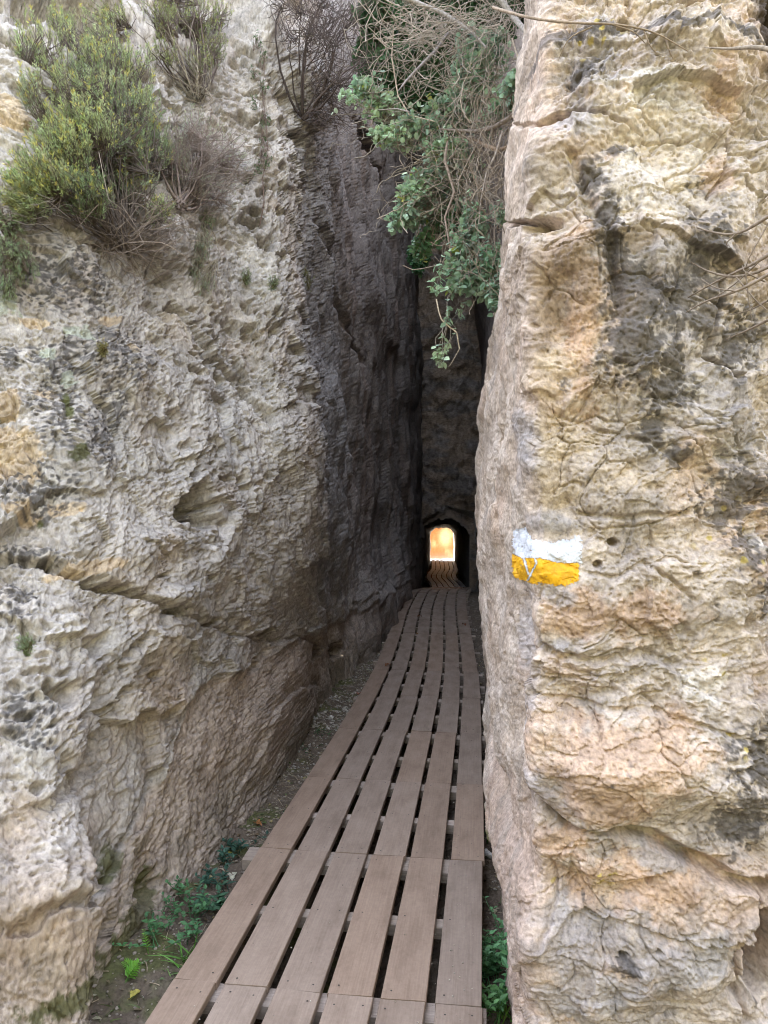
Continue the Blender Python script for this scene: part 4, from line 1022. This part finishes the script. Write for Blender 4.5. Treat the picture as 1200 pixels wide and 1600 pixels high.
# hanging vine with blue-green leaves and pale dry stems
GV = (.28, .385, .275); GV2 = (.37, .47, .33); GVd = (.12, .23, .12)
bv = pt(808, 120, 2.75)
cl = [pc(583,160,3.2,32,16,26,GV2), pc(562,130,3.2,16,12,10,GV), pc(600,212,3.1,30,15,26,GV2), pc(645,195,3.1,36,18,30,GV), pc(740,110,3.0,50,40,44,GV), pc(790,160,2.85,22,26,24,GV), pc(700,165,3.1,46,26,34,GV), pc(760,60,3.0,46,30,26,GV), pc(690,235,3.0,46,20,34,GV2),
      pc(660,285,3.0,40,20,34,GV), pc(630,305,2.9,16,16,16,GV2), pc(622,350,2.9,22,12,18,GV), pc(700,290,3.05,36,36,36,GV), pc(655,320,3.1,34,24,28,GV), pc(690,360,3.1,34,22,30,GVd), pc(640,345,3.05,26,12,20,GV), pc(655,398,3.1,16,18,18,GVd), pc(740,355,2.8,22,30,14,GV), pc(735,395,2.75,30,22,18,GV), pc(700,452,2.75,32,12,8,GV2), pc(745,450,2.7,42,20,26,GV), pc(785,480,2.6,22,22,20,GV), pc(770,420,2.65,20,24,12,GV), pc(812,120,2.6,14,20,10,GV), pc(540,150,3.25,16,12,6,GV2), pc(790,345,2.65,10,14,5,GV),
      pc(715,420,2.75,18,16,12,GV), pc(703,507,2.7,8,4,2,GV), pc(690,568,2.7,15,8,3,GV2)]
stm, lv = bush(pt(740, 260, 3.0), cl, rg, .12, .024, .020, 8, (.25, .215, .175), kind='round', droop=.25, r0=.0030, tw=.0010, upb=.1, ang=1.3, tipc=((.38,.40,.10), .04))
tail = twigs([pt(682, 468, 2.72), pt(690, 500, 2.7), pt(714, 520, 2.7), pt(718, 545, 2.7)], [pt(690, 500, 2.7), pt(714, 520, 2.7), pt(718, 545, 2.7), pt(702, 572, 2.7)], rg, 6, (0, 0, 0), .06, (.0022, .0018), (.40, .33, .24))
def tangle(rg, specs, col, r=(.0017, .0006), k=10, wig=.28):
    "stems of every direction in a tangle: (px, py, Y, rx, ry) count, length, mean direction in the picture plane"
    O, T = [], []
    for (x, y, Y, rx, ry), n, ln, an in specs:
        for _ in range(n):
            c = pt(x + rg.normal() * rx, y + rg.normal() * ry, Y + rg.normal() * .12); a = an + rg.normal() * .65; l = ln * (.4 + 1.0 * rg.random())
            d = np.array([math.cos(a), rg.normal() * .35, math.sin(a)]) * l / 2; O.append(c - d); T.append(c + d)
    return twigs(O, T, rg, k, (0, 0, -.05), wig, r, col)
tan = tangle(rg, [((700,50,3.05,62,26),80,.24,.5), ((745,30,2.95,40,22),60,.26,.2), ((640,35,3.1,40,22),70,.22,-.3), ((765,95,2.85,26,34),50,.22,1.1), ((725,125,3.0,36,30),45,.22,2.4), ((620,95,3.15,34,40),30,.22,1.4), ((600,190,3.15,30,20),14,.16,.2)], (.34, .295, .25))
tan2 = tangle(rg, [((775,190,2.82,20,34),80,.20,1.5), ((752,260,2.9,26,40),70,.22,1.9), ((735,330,2.9,28,36),60,.20,1.8), ((700,240,3.0,34,34),60,.20,.8), ((650,300,3.0,30,24),30,.16,.4), ((770,330,2.7,16,44),34,.26,1.5), ((735,420,2.75,26,24),22,.16,1.7)], (.31, .255, .205))
def thick(pp, r, c): return ([np.array([pt(*p) for p in pp])], [np.array(r)], [np.array(c)])
tb_ = thick([(560,-25,3.0),(640,0,3.0),(690,20,3.0),(735,48,2.95),(760,75,2.9)], [.011,.010,.009,.007,.004], (.34,.31,.29))
for a_ in [([(775,-10,2.7),(800,25,2.7),(822,50,2.65),(830,70,2.6),(838,80,2.55)], [.012,.011,.010,.008,.004], (.33,.30,.28)),
           ([(700,52,3.0),(680,80,3.0),(655,105,3.0),(636,125,3.0),(622,142,3.0)], [.005,.007,.006,.005,.002], (.30,.27,.27)),
           ([(615,40,3.1),(612,90,3.1),(622,150,3.1),(640,180,3.05),(680,190,3.0)], [.002,.0025,.003,.003,.002], (.46,.38,.30)),
           ([(690,202,3.0),(740,206,2.9),(770,200,2.8),(795,186,2.75),(812,170,2.72)], [.003,.008,.009,.010,.010], (.24,.19,.16)),
           ([(735,215,2.95),(760,228,2.85),(780,235,2.8),(800,228,2.72),(815,205,2.7)], [.005,.008,.009,.008,.006], (.30,.21,.15)),
           ([(800,60,2.6),(812,100,2.58),(818,140,2.57),(810,190,2.57),(800,240,2.57)], [.003,.003,.003,.0025,.002], (.38,.32,.26)),
           ([(640,175,3.05),(620,170,3.1),(590,172,3.15),(570,168,3.2),(550,150,3.2)], [.004,.003,.003,.002,.001], (.32,.28,.26)),
           ([(785,205,2.7),(775,240,2.68),(760,270,2.68),(752,310,2.68),(748,350,2.68)], [.004,.004,.003,.003,.002], (.36,.31,.27)),
           ([(700,215,2.95),(695,250,2.9),(710,300,2.85),(695,340,2.8),(705,400,2.75)], [.005,.006,.005,.004,.003], (.25,.19,.15))]: tb_ = addl(tb_, thick(*a_))
plant('hanging_vine', 'hanging vine with round blue-green leaves and tangled pale stems over the corridor', 'vine', bv, addl(stm, addl(tail, tb_)), lv, None, 'stems', 'foliage', extra=('dry_stems', addl(tan, tan2)))

# bare twigs lying against the right rock
def branch(name, label, main, subs, col):
    P = np.array([pt(*p) for p in main]); n = len(P)
    L = [hermite(np.arange(n), P, np.linspace(0, n - 1, 14))]; Rr = [np.linspace(main_r, .0012, 14)]; Cc = [np.array(col)]
    for s_ in subs:
        P2 = np.array([pt(*p) for p in s_]); m_ = len(P2); L.append(hermite(np.arange(m_), P2, np.linspace(0, m_ - 1, 8))); Rr.append(np.linspace(.0018, .0007, 8)); Cc.append(np.array(col) * .9)
    b = P[0]; V, F, C = tube_mesh(L, Rr, Cc, 6)
    o = link(name, mesh_np(name, local(V, b), F, C), M_bark); o.location = [float(v) for v in b]; tag(o, label, 'twig')
main_r = .0035
branch('bare_twig', 'long thin bare twig arching across the top of the right rock', [(770,12,1.8),(830,28,1.66),(900,36,1.6),(960,38,1.58),(1020,50,1.58),(1075,80,1.62)], [[(955,38,1.58),(990,50,1.58),(1010,70,1.6)],[(1005,45,1.58),(1015,70,1.58),(1028,85,1.6)],[(1040,58,1.6),(1046,80,1.6),(1052,92,1.62)],[(925,42,1.6),(890,60,1.6),(872,95,1.62)]], (.30,.23,.17))
main_r = .006
branch('bare_twig', 'short thick bare twig sticking in from the edge near the top of the right rock', [(1230,82,1.5),(1180,74,1.55),(1140,76,1.6),(1100,74,1.66)], [], (.28,.23,.18))
main_r = .0042
for lb, mn, sb in [('thin brown twig curving left across the right rock above the other twigs', [(1240,310,1.45),(1190,345,1.5),(1150,365,1.55),(1110,362,1.6),(1062,345,1.66)], [[(1150,365,1.55),(1135,380,1.56),(1140,385,1.58)]]),
                   ('pair of pale twigs crossing the dark lichen on the right rock', [(1240,370,1.45),(1190,405,1.5),(1150,425,1.55),(1110,445,1.6),(1075,465,1.66)], [[(1190,405,1.5),(1140,450,1.56),(1092,478,1.62)],[(1200,350,1.5),(1172,400,1.5),(1165,420,1.52)],[(1165,425,1.5),(1170,470,1.5),(1175,500,1.5)]]),
                   ('forked grey twig below the crossing twigs at the side of the right rock', [(1240,385,1.45),(1195,420,1.5),(1150,432,1.55),(1110,425,1.6),(1080,410,1.66)], [[(1195,440,1.5),(1165,425,1.5),(1160,415,1.52)],[(1150,432,1.55),(1180,468,1.5),(1205,490,1.48)]]),
                   ('lowest bare twig slanting up at the side of the right rock', [(1240,480,1.45),(1200,500,1.5),(1170,515,1.55),(1135,530,1.62)], [[(1200,470,1.5),(1170,485,1.55),(1140,492,1.6)]]),
                   ('stout brown twig running just under the pair of pale crossing twigs', [(1240,400,1.42),(1195,432,1.47),(1150,455,1.5),(1105,470,1.56),(1072,488,1.62)], [[(1150,455,1.5),(1120,450,1.52),(1095,436,1.56)]])]:
    branch('bare_twig', lb, mn, sb, (.23,.18,.14))

# plants on the soil
def gp(px, py, dz=0.):
    a, dy, b = ray(px, py); Y = 3.
    for _ in range(30):
        p = pt(px, py, Y); g = float(ground_z(np.array([p[0]]), np.array([Y]))[0]); Y = max(.8, Y + (p[2] - g - dz) * (-dy / b) * .6)
    p = pt(px, py, Y); p[2] = float(ground_z(np.array([p[0]]), np.array([Y]))[0]); return p
def herb(px, py, h, pairs, leafL, col, lb, name='leafy_herb', cat='herb', group='herbs on the soil', spread=.05, nst=5, kind='oval', wr=.62):
    b = gp(px, py); L, Rr, Cc = [], [], []; P, D, C, LL = [], [], [], []
    for s_ in range(nst):
        tip = b + np.array([rg.normal() * spread, rg.normal() * spread, h * (.6 + .6 * rg.random())]); ln = bez(b + rg.normal(size=3) * np.array([.02, .02, 0]), tip, 6, np.zeros(3), rg, .08)
        L.append(ln); Rr.append(np.linspace(.0018, .0009, 6)); Cc.append(np.array(col) * .9)
        for k in range(pairs):
            q = .25 + .75 * (k + 1) / pairs; p = ln[0] + (ln[-1] - ln[0]) * q; an = k * 1.6 + rg.random() * .5
            for d_ in (0, np.pi):
                P.append(p); D.append([math.cos(an + d_), math.sin(an + d_), .25 + .4 * (k / pairs) + rg.normal() * .15]); LL.append(leafL * (.6 + .5 * rg.random()) * (1.1 - .4 * k / pairs)); C.append(np.array(col) * (.75 + .5 * rg.random()))
    LL = np.array(LL); lv = leaf_mesh(np.array(P), np.array(D), LL, LL * wr, np.array(C), rg, kind, 1.5)
    plant(name, lb, cat, b, (L, Rr, Cc), lv, group)
GH = (.085, .20, .085); GB = (.045, .105, .075)
for a_ in [(285,1400,.10,4,.030,GH,'upright bright green herb topmost in the clump beside the mossy foot of the cliff'),
           (272,1430,.08,4,.024,GH,'small-leaved green herb on the mossy side of the clump by the cliff foot'),
           (305,1440,.11,4,.036,GH,'larger-leaved green herb nearest the boards in the clump by the cliff foot'),
           (318,1420,.09,3,.040,(.07,.16,.09),'green herb leaning towards the edge board above the grass blades'),
           (258,1450,.06,3,.024,GH,'low green herb at the lower end of the clump by the cliff foot'),
           (300,1470,.08,3,.036,GH,'green herb with star-like leaves just above the grass blades'),
           (243,1482,.08,4,.030,(.09,.22,.09),'single green seedling between the clump and the bright fern'),
           (352,1350,.07,4,.034,GB,'dark blue-green herb beside the protruding end of a joist'),
           (345,1390,.09,4,.040,GB,'dark blue-green herb with drooping leaves against the edge board'),
           (372,1335,.06,4,.040,GB,'dark blue-green herb higher up the bank near the orange dead leaf'),
           (345,1420,.06,3,.044,(.05,.11,.06),'broad dark-leaved herb tucked under the edge board')]:
    herb(*a_)
for a_ in [(765,1500,.08,3,.036,GH,'upper green herb in the gap between the boards and the right rock'), (790,1520,.10,3,.036,GH,'green herb pressed against the pale right rock'), (770,1545,.09,3,.042,GH,'middle green herb crowding the gap by the right rock'),
           (795,1570,.10,3,.040,GH,'green herb at the foot of the right rock near the bottom edge'), (770,1590,.08,3,.044,(.09,.20,.07),'lowest green herb beside the last right board'), (748,1530,.08,3,.036,GH,'green herb spilling over the edge of the right board'), (792,1485,.10,3,.030,GH,'smallest green herb at the back of the gap by the right rock')]:
    herb(a_[0], a_[1], a_[2] * 1.25, a_[3], a_[4], tuple(1.25 * v for v in a_[5]), a_[6], spread=.04, nst=8, group='herbs beside the right rock')
def fern(px, py, h, lean, lb, col=(.17,.38,.05), n=9, ll=.022):
    b = gp(px, py); tip = b + np.array([lean[0], lean[1], h]); ln = bez(b, tip, 10, np.array([0, 0, .15]), rg, .02)
    P, D, LL = [], [], []
    side = nrm(np.cross(ln[-1] - ln[0], [0, -.6, .8]))
    for k in range(2, 10):
        for s_ in (-1, 1): P.append(ln[k]); D.append(side * s_ + nrm(ln[-1] - ln[0]) * .6); LL.append(ll * (1.25 - .08 * k))
    LL = np.array(LL); lv = leaf_mesh(np.array(P), np.array(D), LL, LL * .5, jit(col, len(P), rg, .1), rg, 'oval', 2)
    plant('fern_frond', lb, 'fern', b, ([ln], [np.linspace(.0014, .0006, 10)], [np.array(col) * .7]), lv, 'bright ferns')
fern(195, 1535, .055, (.04, .02), 'bright light green fern frond low on the soil at the cliff foot', n=9, ll=.03)
fern(215, 1525, .05, (-.045, .0), 'second bright fern frond leaning towards the cliff foot', ll=.026)
fern(232, 1490, .08, (-.02, .01), 'tall slim bright fern frond between the seedling and the mossy rock', ll=.016)
fern(255, 1350, .05, (.03, -.05), 'faint pale fern frond growing on the mossy rock foot', (.16,.26,.07), ll=.016)
def grass(px, py, n, h, lb, col=(.15,.32,.06), sp=.02, fan=.6):
    b = gp(px, py); P, D = [], []
    L, Rr, Cc = [], [], []
    Vs, Fs, Cs = [], [], []; o_ = 0
    for k in range(n):
        a = b + np.array([rg.normal() * sp, rg.normal() * sp, 0]); d = np.array([rg.normal() * fan, rg.normal() * fan, 1.0]); d /= np.linalg.norm(d)
        hh = h * (.6 + .6 * rg.random()); t = np.linspace(0, 1, 6)[:, None]
        c = a + d * hh * t + np.array([d[0], d[1], -.35]) * hh * .5 * t ** 2.2
        sd = nrm(np.cross(d, rg.normal(size=3))); wd = .0028 * (1 - t ** 1.5) + .0003
        V = np.stack([c - sd * wd, c + sd * wd], 1).reshape(-1, 3); F = [(2*i, 2*i+1, 2*i+3, 2*i+2) for i in range(5)]
        Vs.append(V); Fs.append(np.array(F) + o_); Cs.append(np.repeat(jit(col, 1, rg, .2), 12, 0)); o_ += 12
    root = empty('grass_clump', b); tag(root, lb, 'grass clump', 'grass clumps on the soil')
    link('blades', mesh_np('blades', local(np.vstack(Vs), b), np.vstack(Fs), np.vstack(Cs), False), M_leaf, root)
grass(295, 1500, 22, .10, 'clump of bright green grass blades against the left edge board')
grass(280, 1520, 26, .05, 'short soft grass clump on the soil below the bright blades', (.12,.20,.06), .04, 1.2)
grass(30, 1598, 7, .12, 'few long green grass blades at the very foot of the cliff', (.16,.34,.06), .015, .9)
grass(175, 1575, 30, .04, 'short sparse grass clump below the bright fern', (.11,.15,.05), .05, 1.2)
grass(792, 1595, 16, .12, 'long grass blades among the herbs beside the right rock', (.15,.30,.05), .02, .6)
grass(590, 965, 60, .05, 'low green growth at the cliff foot far along the corridor', (.06,.12,.03), .10, 1.2)
grass(500, 1145, 26, .035, 'tiny dark green sprouts among the pebbles by the boards', (.05,.12,.05), .05, 1.3)
grass(470, 1170, 26, .035, 'tiny dark green sprouts on the bare soil below the pebbles', (.05,.12,.05), .05, 1.3)
grass(455, 1265, 20, .03, 'tiny teal sprouts on the soil beside the boards', (.04,.12,.08), .04, 1.3)
grass(775, 1225, 40, .05, 'dark green moss-like grass at the foot of the right rock', (.06,.15,.02), .04, 1.0)
grass(772, 1310, 30, .05, 'dark green grass above the white stone by the right rock', (.06,.14,.02), .04, 1.0)

# ------------------------------------------------------------------ loose stones, dead leaves, litter
M_stone = rock_mat('loose_stone', 120, (1, 1, 1), .5, .003)
def stone_geo(c, r, rg, flat=.7, col=(.42,.37,.31), n=10, m=7):
    th = np.linspace(0, 2 * np.pi, n, endpoint=False); ph = np.linspace(.12, np.pi - .12, m)
    T, Ph = np.meshgrid(th, ph); D = np.stack([np.sin(Ph) * np.cos(T), np.sin(Ph) * np.sin(T), np.cos(Ph)], -1)
    ax = rg.normal(size=(7, 3)); ax /= np.linalg.norm(ax, axis=1, keepdims=True)
    k = np.min(np.stack([(.55 + .3 * rg.random()) / np.maximum((D * a).sum(-1), .25) for a in ax]), 0); k = np.minimum(k, 1.1)
    V = D * k[..., None] * r * np.array([1, .75 + .3 * rg.random(), flat]); a = rg.random() * 6.28
    V = np.stack([V[..., 0] * math.cos(a) - V[..., 1] * math.sin(a), V[..., 0] * math.sin(a) + V[..., 1] * math.cos(a), V[..., 2]], -1) + np.asarray(c)
    i = np.arange(n * m).reshape(m, n); nx = np.roll(i, -1, 1)
    F = np.stack([i[:-1], nx[:-1], nx[1:], i[1:]], -1).reshape(-1, 4)
    F = np.vstack([F, [[0, 2, 1, 0]]])[:-1]
    tf = [(0, n - 1, n - 2, 1), (1, n - 2, n - 3, 2), (2, n - 3, n - 4, 3), (3, n - 4, n - 5, 4)]; e = n * (m - 1)
    tf2 = [(e, e + 1, e + n - 2, e + n - 1), (e + 1, e + 2, e + n - 3, e + n - 2), (e + 2, e + 3, e + n - 4, e + n - 3), (e + 3, e + 4, e + n - 5, e + n - 4)]
    F = np.vstack([F, tf, tf2])
    return V.reshape(-1, 3), F, np.repeat(np.array(col)[None] * (.75 + .5 * rg.random()), n * m, 0)
for (x, y, r, c, lb) in [(762,1338,.030,(.62,.60,.58),'whitish stone lying between the boards and the right rock'), (488,1124,.035,(.45,.44,.42),'rounded grey stone at the cliff foot half way along'),
                         (500,1105,.022,(.42,.40,.38),'smaller grey stone behind the rounded stone'), (517,1122,.020,(.52,.49,.45),'flat pale stone among the pebbles near the boards'), (555,1030,.03,(.35,.33,.3),'dull stone at the dark hollow under the cliff')]:
    p = gp(x, y); V, F, C = stone_geo((0, 0, r * .3), r, rg, .75, c, 16, 11); o = link('stone', mesh_np('stone', V, F, C), M_stone); o.location = [float(v) for v in p]; tag(o, lb, 'stone')
def scatter_soil(n, side, ylo, yhi, rg, pw=1.):
    Y = ylo + (yhi - ylo) * rg.random(n) ** pw
    left = path_x(Y) - .50; right = path_x(Y) + .50
    if side < 0: lim = np.interp(Y, [2, 2.5, 3.8, 6.2, 7.9, 11.5, 16], [-1.05, -.92, -.62, -.44, -.12, .36, .7]) - .05; X = lim + (left - lim) * rg.random(n)
    else: lim = np.interp(Y, [1.6, 2, 3.5, 3.85, 6, 10.5, 16], [.4, .4, .56, .7, .88, 1.44, 2.1]) + .05; X = right + (lim - right) * rg.random(n)
    return np.stack([X, Y, ground_z(X, Y)], -1)
parts = []
for (n, s_, a, b, lo, hi, col) in [(600, -1, 2.2, 4.6, .003, .010, (.26,.22,.18)), (1000, -1, 4.4, 10, .004, .014, (.33,.30,.26)), (260, -1, 5.4, 6.6, .005, .018, (.38,.345,.30)), (400, 1, 2.2, 10, .004, .012, (.30,.27,.23)), (300, -1, 9, 16, .008, .03, (.3,.27,.24))]:
    for p in scatter_soil(n, s_, a, b, rg): parts.append(stone_geo(p + [0, 0, .001], lo + (hi - lo) * rg.random() ** 2, rg, .6, col, 8, 5) if False else stone_geo(p + [0, 0, .001], lo + (hi - lo) * rg.random() ** 2, rg, .6, col, 10, 5))
b_ = 0; Vs, Fs, Cs = [], [], []
for V, F, C in parts: Vs.append(V); Fs.append(F + b_); Cs.append(C); b_ += len(V)
tag(link('pebbles', mesh_np('pebbles', np.vstack(Vs), np.vstack(Fs), np.vstack(Cs)), M_stone), 'small pale pebbles scattered over the soil beside the boards', 'pebbles', None, 'stuff')
for (x, y, r, lb) in [(684, 862, .22, 'sunlit boulder seen through the tunnel at the left of the walkway end'), (703, 850, .30, 'larger sunlit boulder higher on the slope seen through the tunnel'), (690, 838, .26, 'pale sunlit boulder uppermost on the slope seen through the tunnel')]:
    Yb_ = 34.6 + (862 - y) * .13; Xb_ = (x - 600) / 1155 * Yb_; p = np.array([Xb_, Yb_, float(ground_z(np.array([Xb_]), np.array([Yb_]))[0])]); V, F, C = stone_geo((0, 0, r * .2), r, rg, .7, (.55, .28, .10), 18, 12); o = link('boulder', mesh_np('boulder', V, F, C, False), M_stone); o.location = [float(v) for v in p]; tag(o, lb, 'boulder')
# twigs and leaf bits on the soil
L, Rr, Cc = [], [], []
for p in np.vstack([scatter_soil(330, -1, 2.2, 9, rg), scatter_soil(220, 1, 2.0, 8, rg)]):
    a = rg.random() * 6.28; l = .02 + .07 * rg.random() ** 2; e = p + np.array([math.cos(a) * l, math.sin(a) * l, .006 * rg.random()])
    L.append(bez(p + [0, 0, .003], e + [0, 0, .004], 5, np.zeros(3), rg, .12)); Rr.append(np.full(5, .0012 + .0012 * rg.random())); Cc.append(np.array((.30,.24,.17)) * (.6 + .9 * rg.random()))
V, F, C = tube_mesh(L, Rr, Cc, 4)
tag(link('twig_litter', mesh_np('twig_litter', V, F, C), M_bark), 'thin dry twigs scattered over the soil on both sides of the boards', 'litter', None, 'stuff')
P = np.vstack([scatter_soil(900, -1, 2.1, 9, rg), scatter_soil(450, 1, 2.0, 8, rg)]) + [0, 0, .004]
n = len(P); D = rg.normal(size=(n, 3)) * [1, 1, .15]; LL = .008 + .024 * rg.random(n) ** 1.5
pal = np.array([(.30,.24,.12), (.22,.17,.11), (.10,.14,.05), (.38,.34,.24), (.16,.11,.07)]); V, F, C = leaf_mesh(P, D, LL, LL * .6, pal[rg.integers(0, 5, n)], rg, 'oval', 2)
tag(link('leaf_litter', mesh_np('leaf_litter', V, F, C, False), M_leaf), 'small dead leaf scraps strewn over the dark soil', 'litter', None, 'stuff')
# crumbs on the boards
parts = []
for _ in range(320):
    Y = 1.9 + 4.2 * rg.random() ** 1.2; off = (.30 + .16 * rg.random()) if rg.random() < .6 else (rg.random() - .5) * .9
    X = float(path_x(np.array([Y]))[0]) + off; parts.append(stone_geo((X, Y, float(board_z(Y)) + .001), .0012 + .0028 * rg.random() ** 2, rg, .6, (.34,.30,.25), 10, 5))
b_ = 0; Vs, Fs, Cs = [], [], []
for V, F, C in parts: Vs.append(V); Fs.append(F + b_); Cs.append(C); b_ += len(V)
tag(link('grit', mesh_np('grit', np.vstack(Vs), np.vstack(Fs), np.vstack(Cs)), M_stone), 'specks of grit fallen on the boards', 'grit', None, 'stuff')
def dead_leaf(px, py, L, col, lb, onboard=False, lobes=0):
    if onboard:
        Y = 3.
        for _ in range(30): Y = (EYE - float(board_z(Y))) * 1155 / (py - 772)
        p = pt(px, py, Y); p[2] = float(board_z(Y)) + .003
    else: p = gp(px, py) + [0, 0, .004]
    n = 11; t = np.linspace(0, 1, n); wd = np.sin(np.pi * t ** .8) * (1 + .30 * np.sin(t * 22) * (lobes > 0)); mid = np.stack([t * L - L / 2, 0 * t, .18 * L * np.sin(t * 3.1) + .05 * L * np.sin(t * 9)], 1)
    V = []
    for s_ in (-1, -.5, 0, .5, 1): V.append(mid + np.stack([0 * t, s_ * wd * L * .32, np.abs(s_) ** 1.5 * wd * L * (.16 + .06 * np.sin(t * 13 + s_ * 4))], 1))
    V = np.stack(V, 1); a = rg.random() * 6.28; ca, sa = math.cos(a), math.sin(a)
    V = np.stack([V[..., 0] * ca - V[..., 1] * sa, V[..., 0] * sa + V[..., 1] * ca, V[..., 2]], -1)
    C = np.repeat(np.array(col)[None], n * 5, 0) * (.8 + .4 * rg.random((n * 5, 1)))
    st = np.array([(-L/2, 0, 0), (-L*.62, .004, .006), (-L*.75, .0, .004)]); st = np.stack([st[:, 0]*ca - st[:, 1]*sa, st[:, 0]*sa + st[:, 1]*ca, st[:, 2]], 1)
    root = link('dead_leaf', mesh_np('dead_leaf', V.reshape(-1, 3), grid_faces(n, 5), C), M_leaf); root.location = [float(v) for v in p]
    tag(root, lb, 'dead leaf')
    Vt, Ft, Ct = tube_mesh([st], [np.array([.0012, .001, .0008])], [np.array(col) * .6]); link('stalk', mesh_np('stalk', Vt, Ft, Ct), M_bark, root)
OR = (.34, .14, .05)
dead_leaf(606,1042,.075,(.22,.09,.04),'curled brown leaf on the left board half way along', True, 1); dead_leaf(655,965,.08,(.20,.09,.05),'dark leaf far along on the second board', True, 1)
dead_leaf(652,992,.06,(.25,.12,.05),'small tan leaf a little nearer than the dark leaf far along the boards', True); dead_leaf(719,1046,.04,(.16,.08,.05),'tiny dark leaf on the rightmost gap of the boards', True)
dead_leaf(725,978,.08,(.20,.08,.05),'dark reddish leaf near the right edge far along the boards', True, 1)
dead_leaf(403,1290,.055,OR,'orange curled leaf on the soil left of the boards', False, 1); dead_leaf(212,1557,.045,(.50,.42,.10),'yellow narrow leaf on the soil below the bright fern')
dead_leaf(328,1378,.05,(.40,.35,.20),'dull yellowish leaf on the soil above the herb clump'); dead_leaf(362,1372,.06,(.62,.58,.48),'crumpled whitish leaf against the edge board', False, 1)
dead_leaf(766,1492,.055,(.45,.36,.22),'tan leaf standing behind the herbs by the right rock'); dead_leaf(358,1336,.03,(.50,.40,.08),'tiny yellow leaf among the dark blue-green herbs')
dead_leaf(560,1085,.06,(.30,.10,.06),'reddish leaf among the pebbles beside the boards')
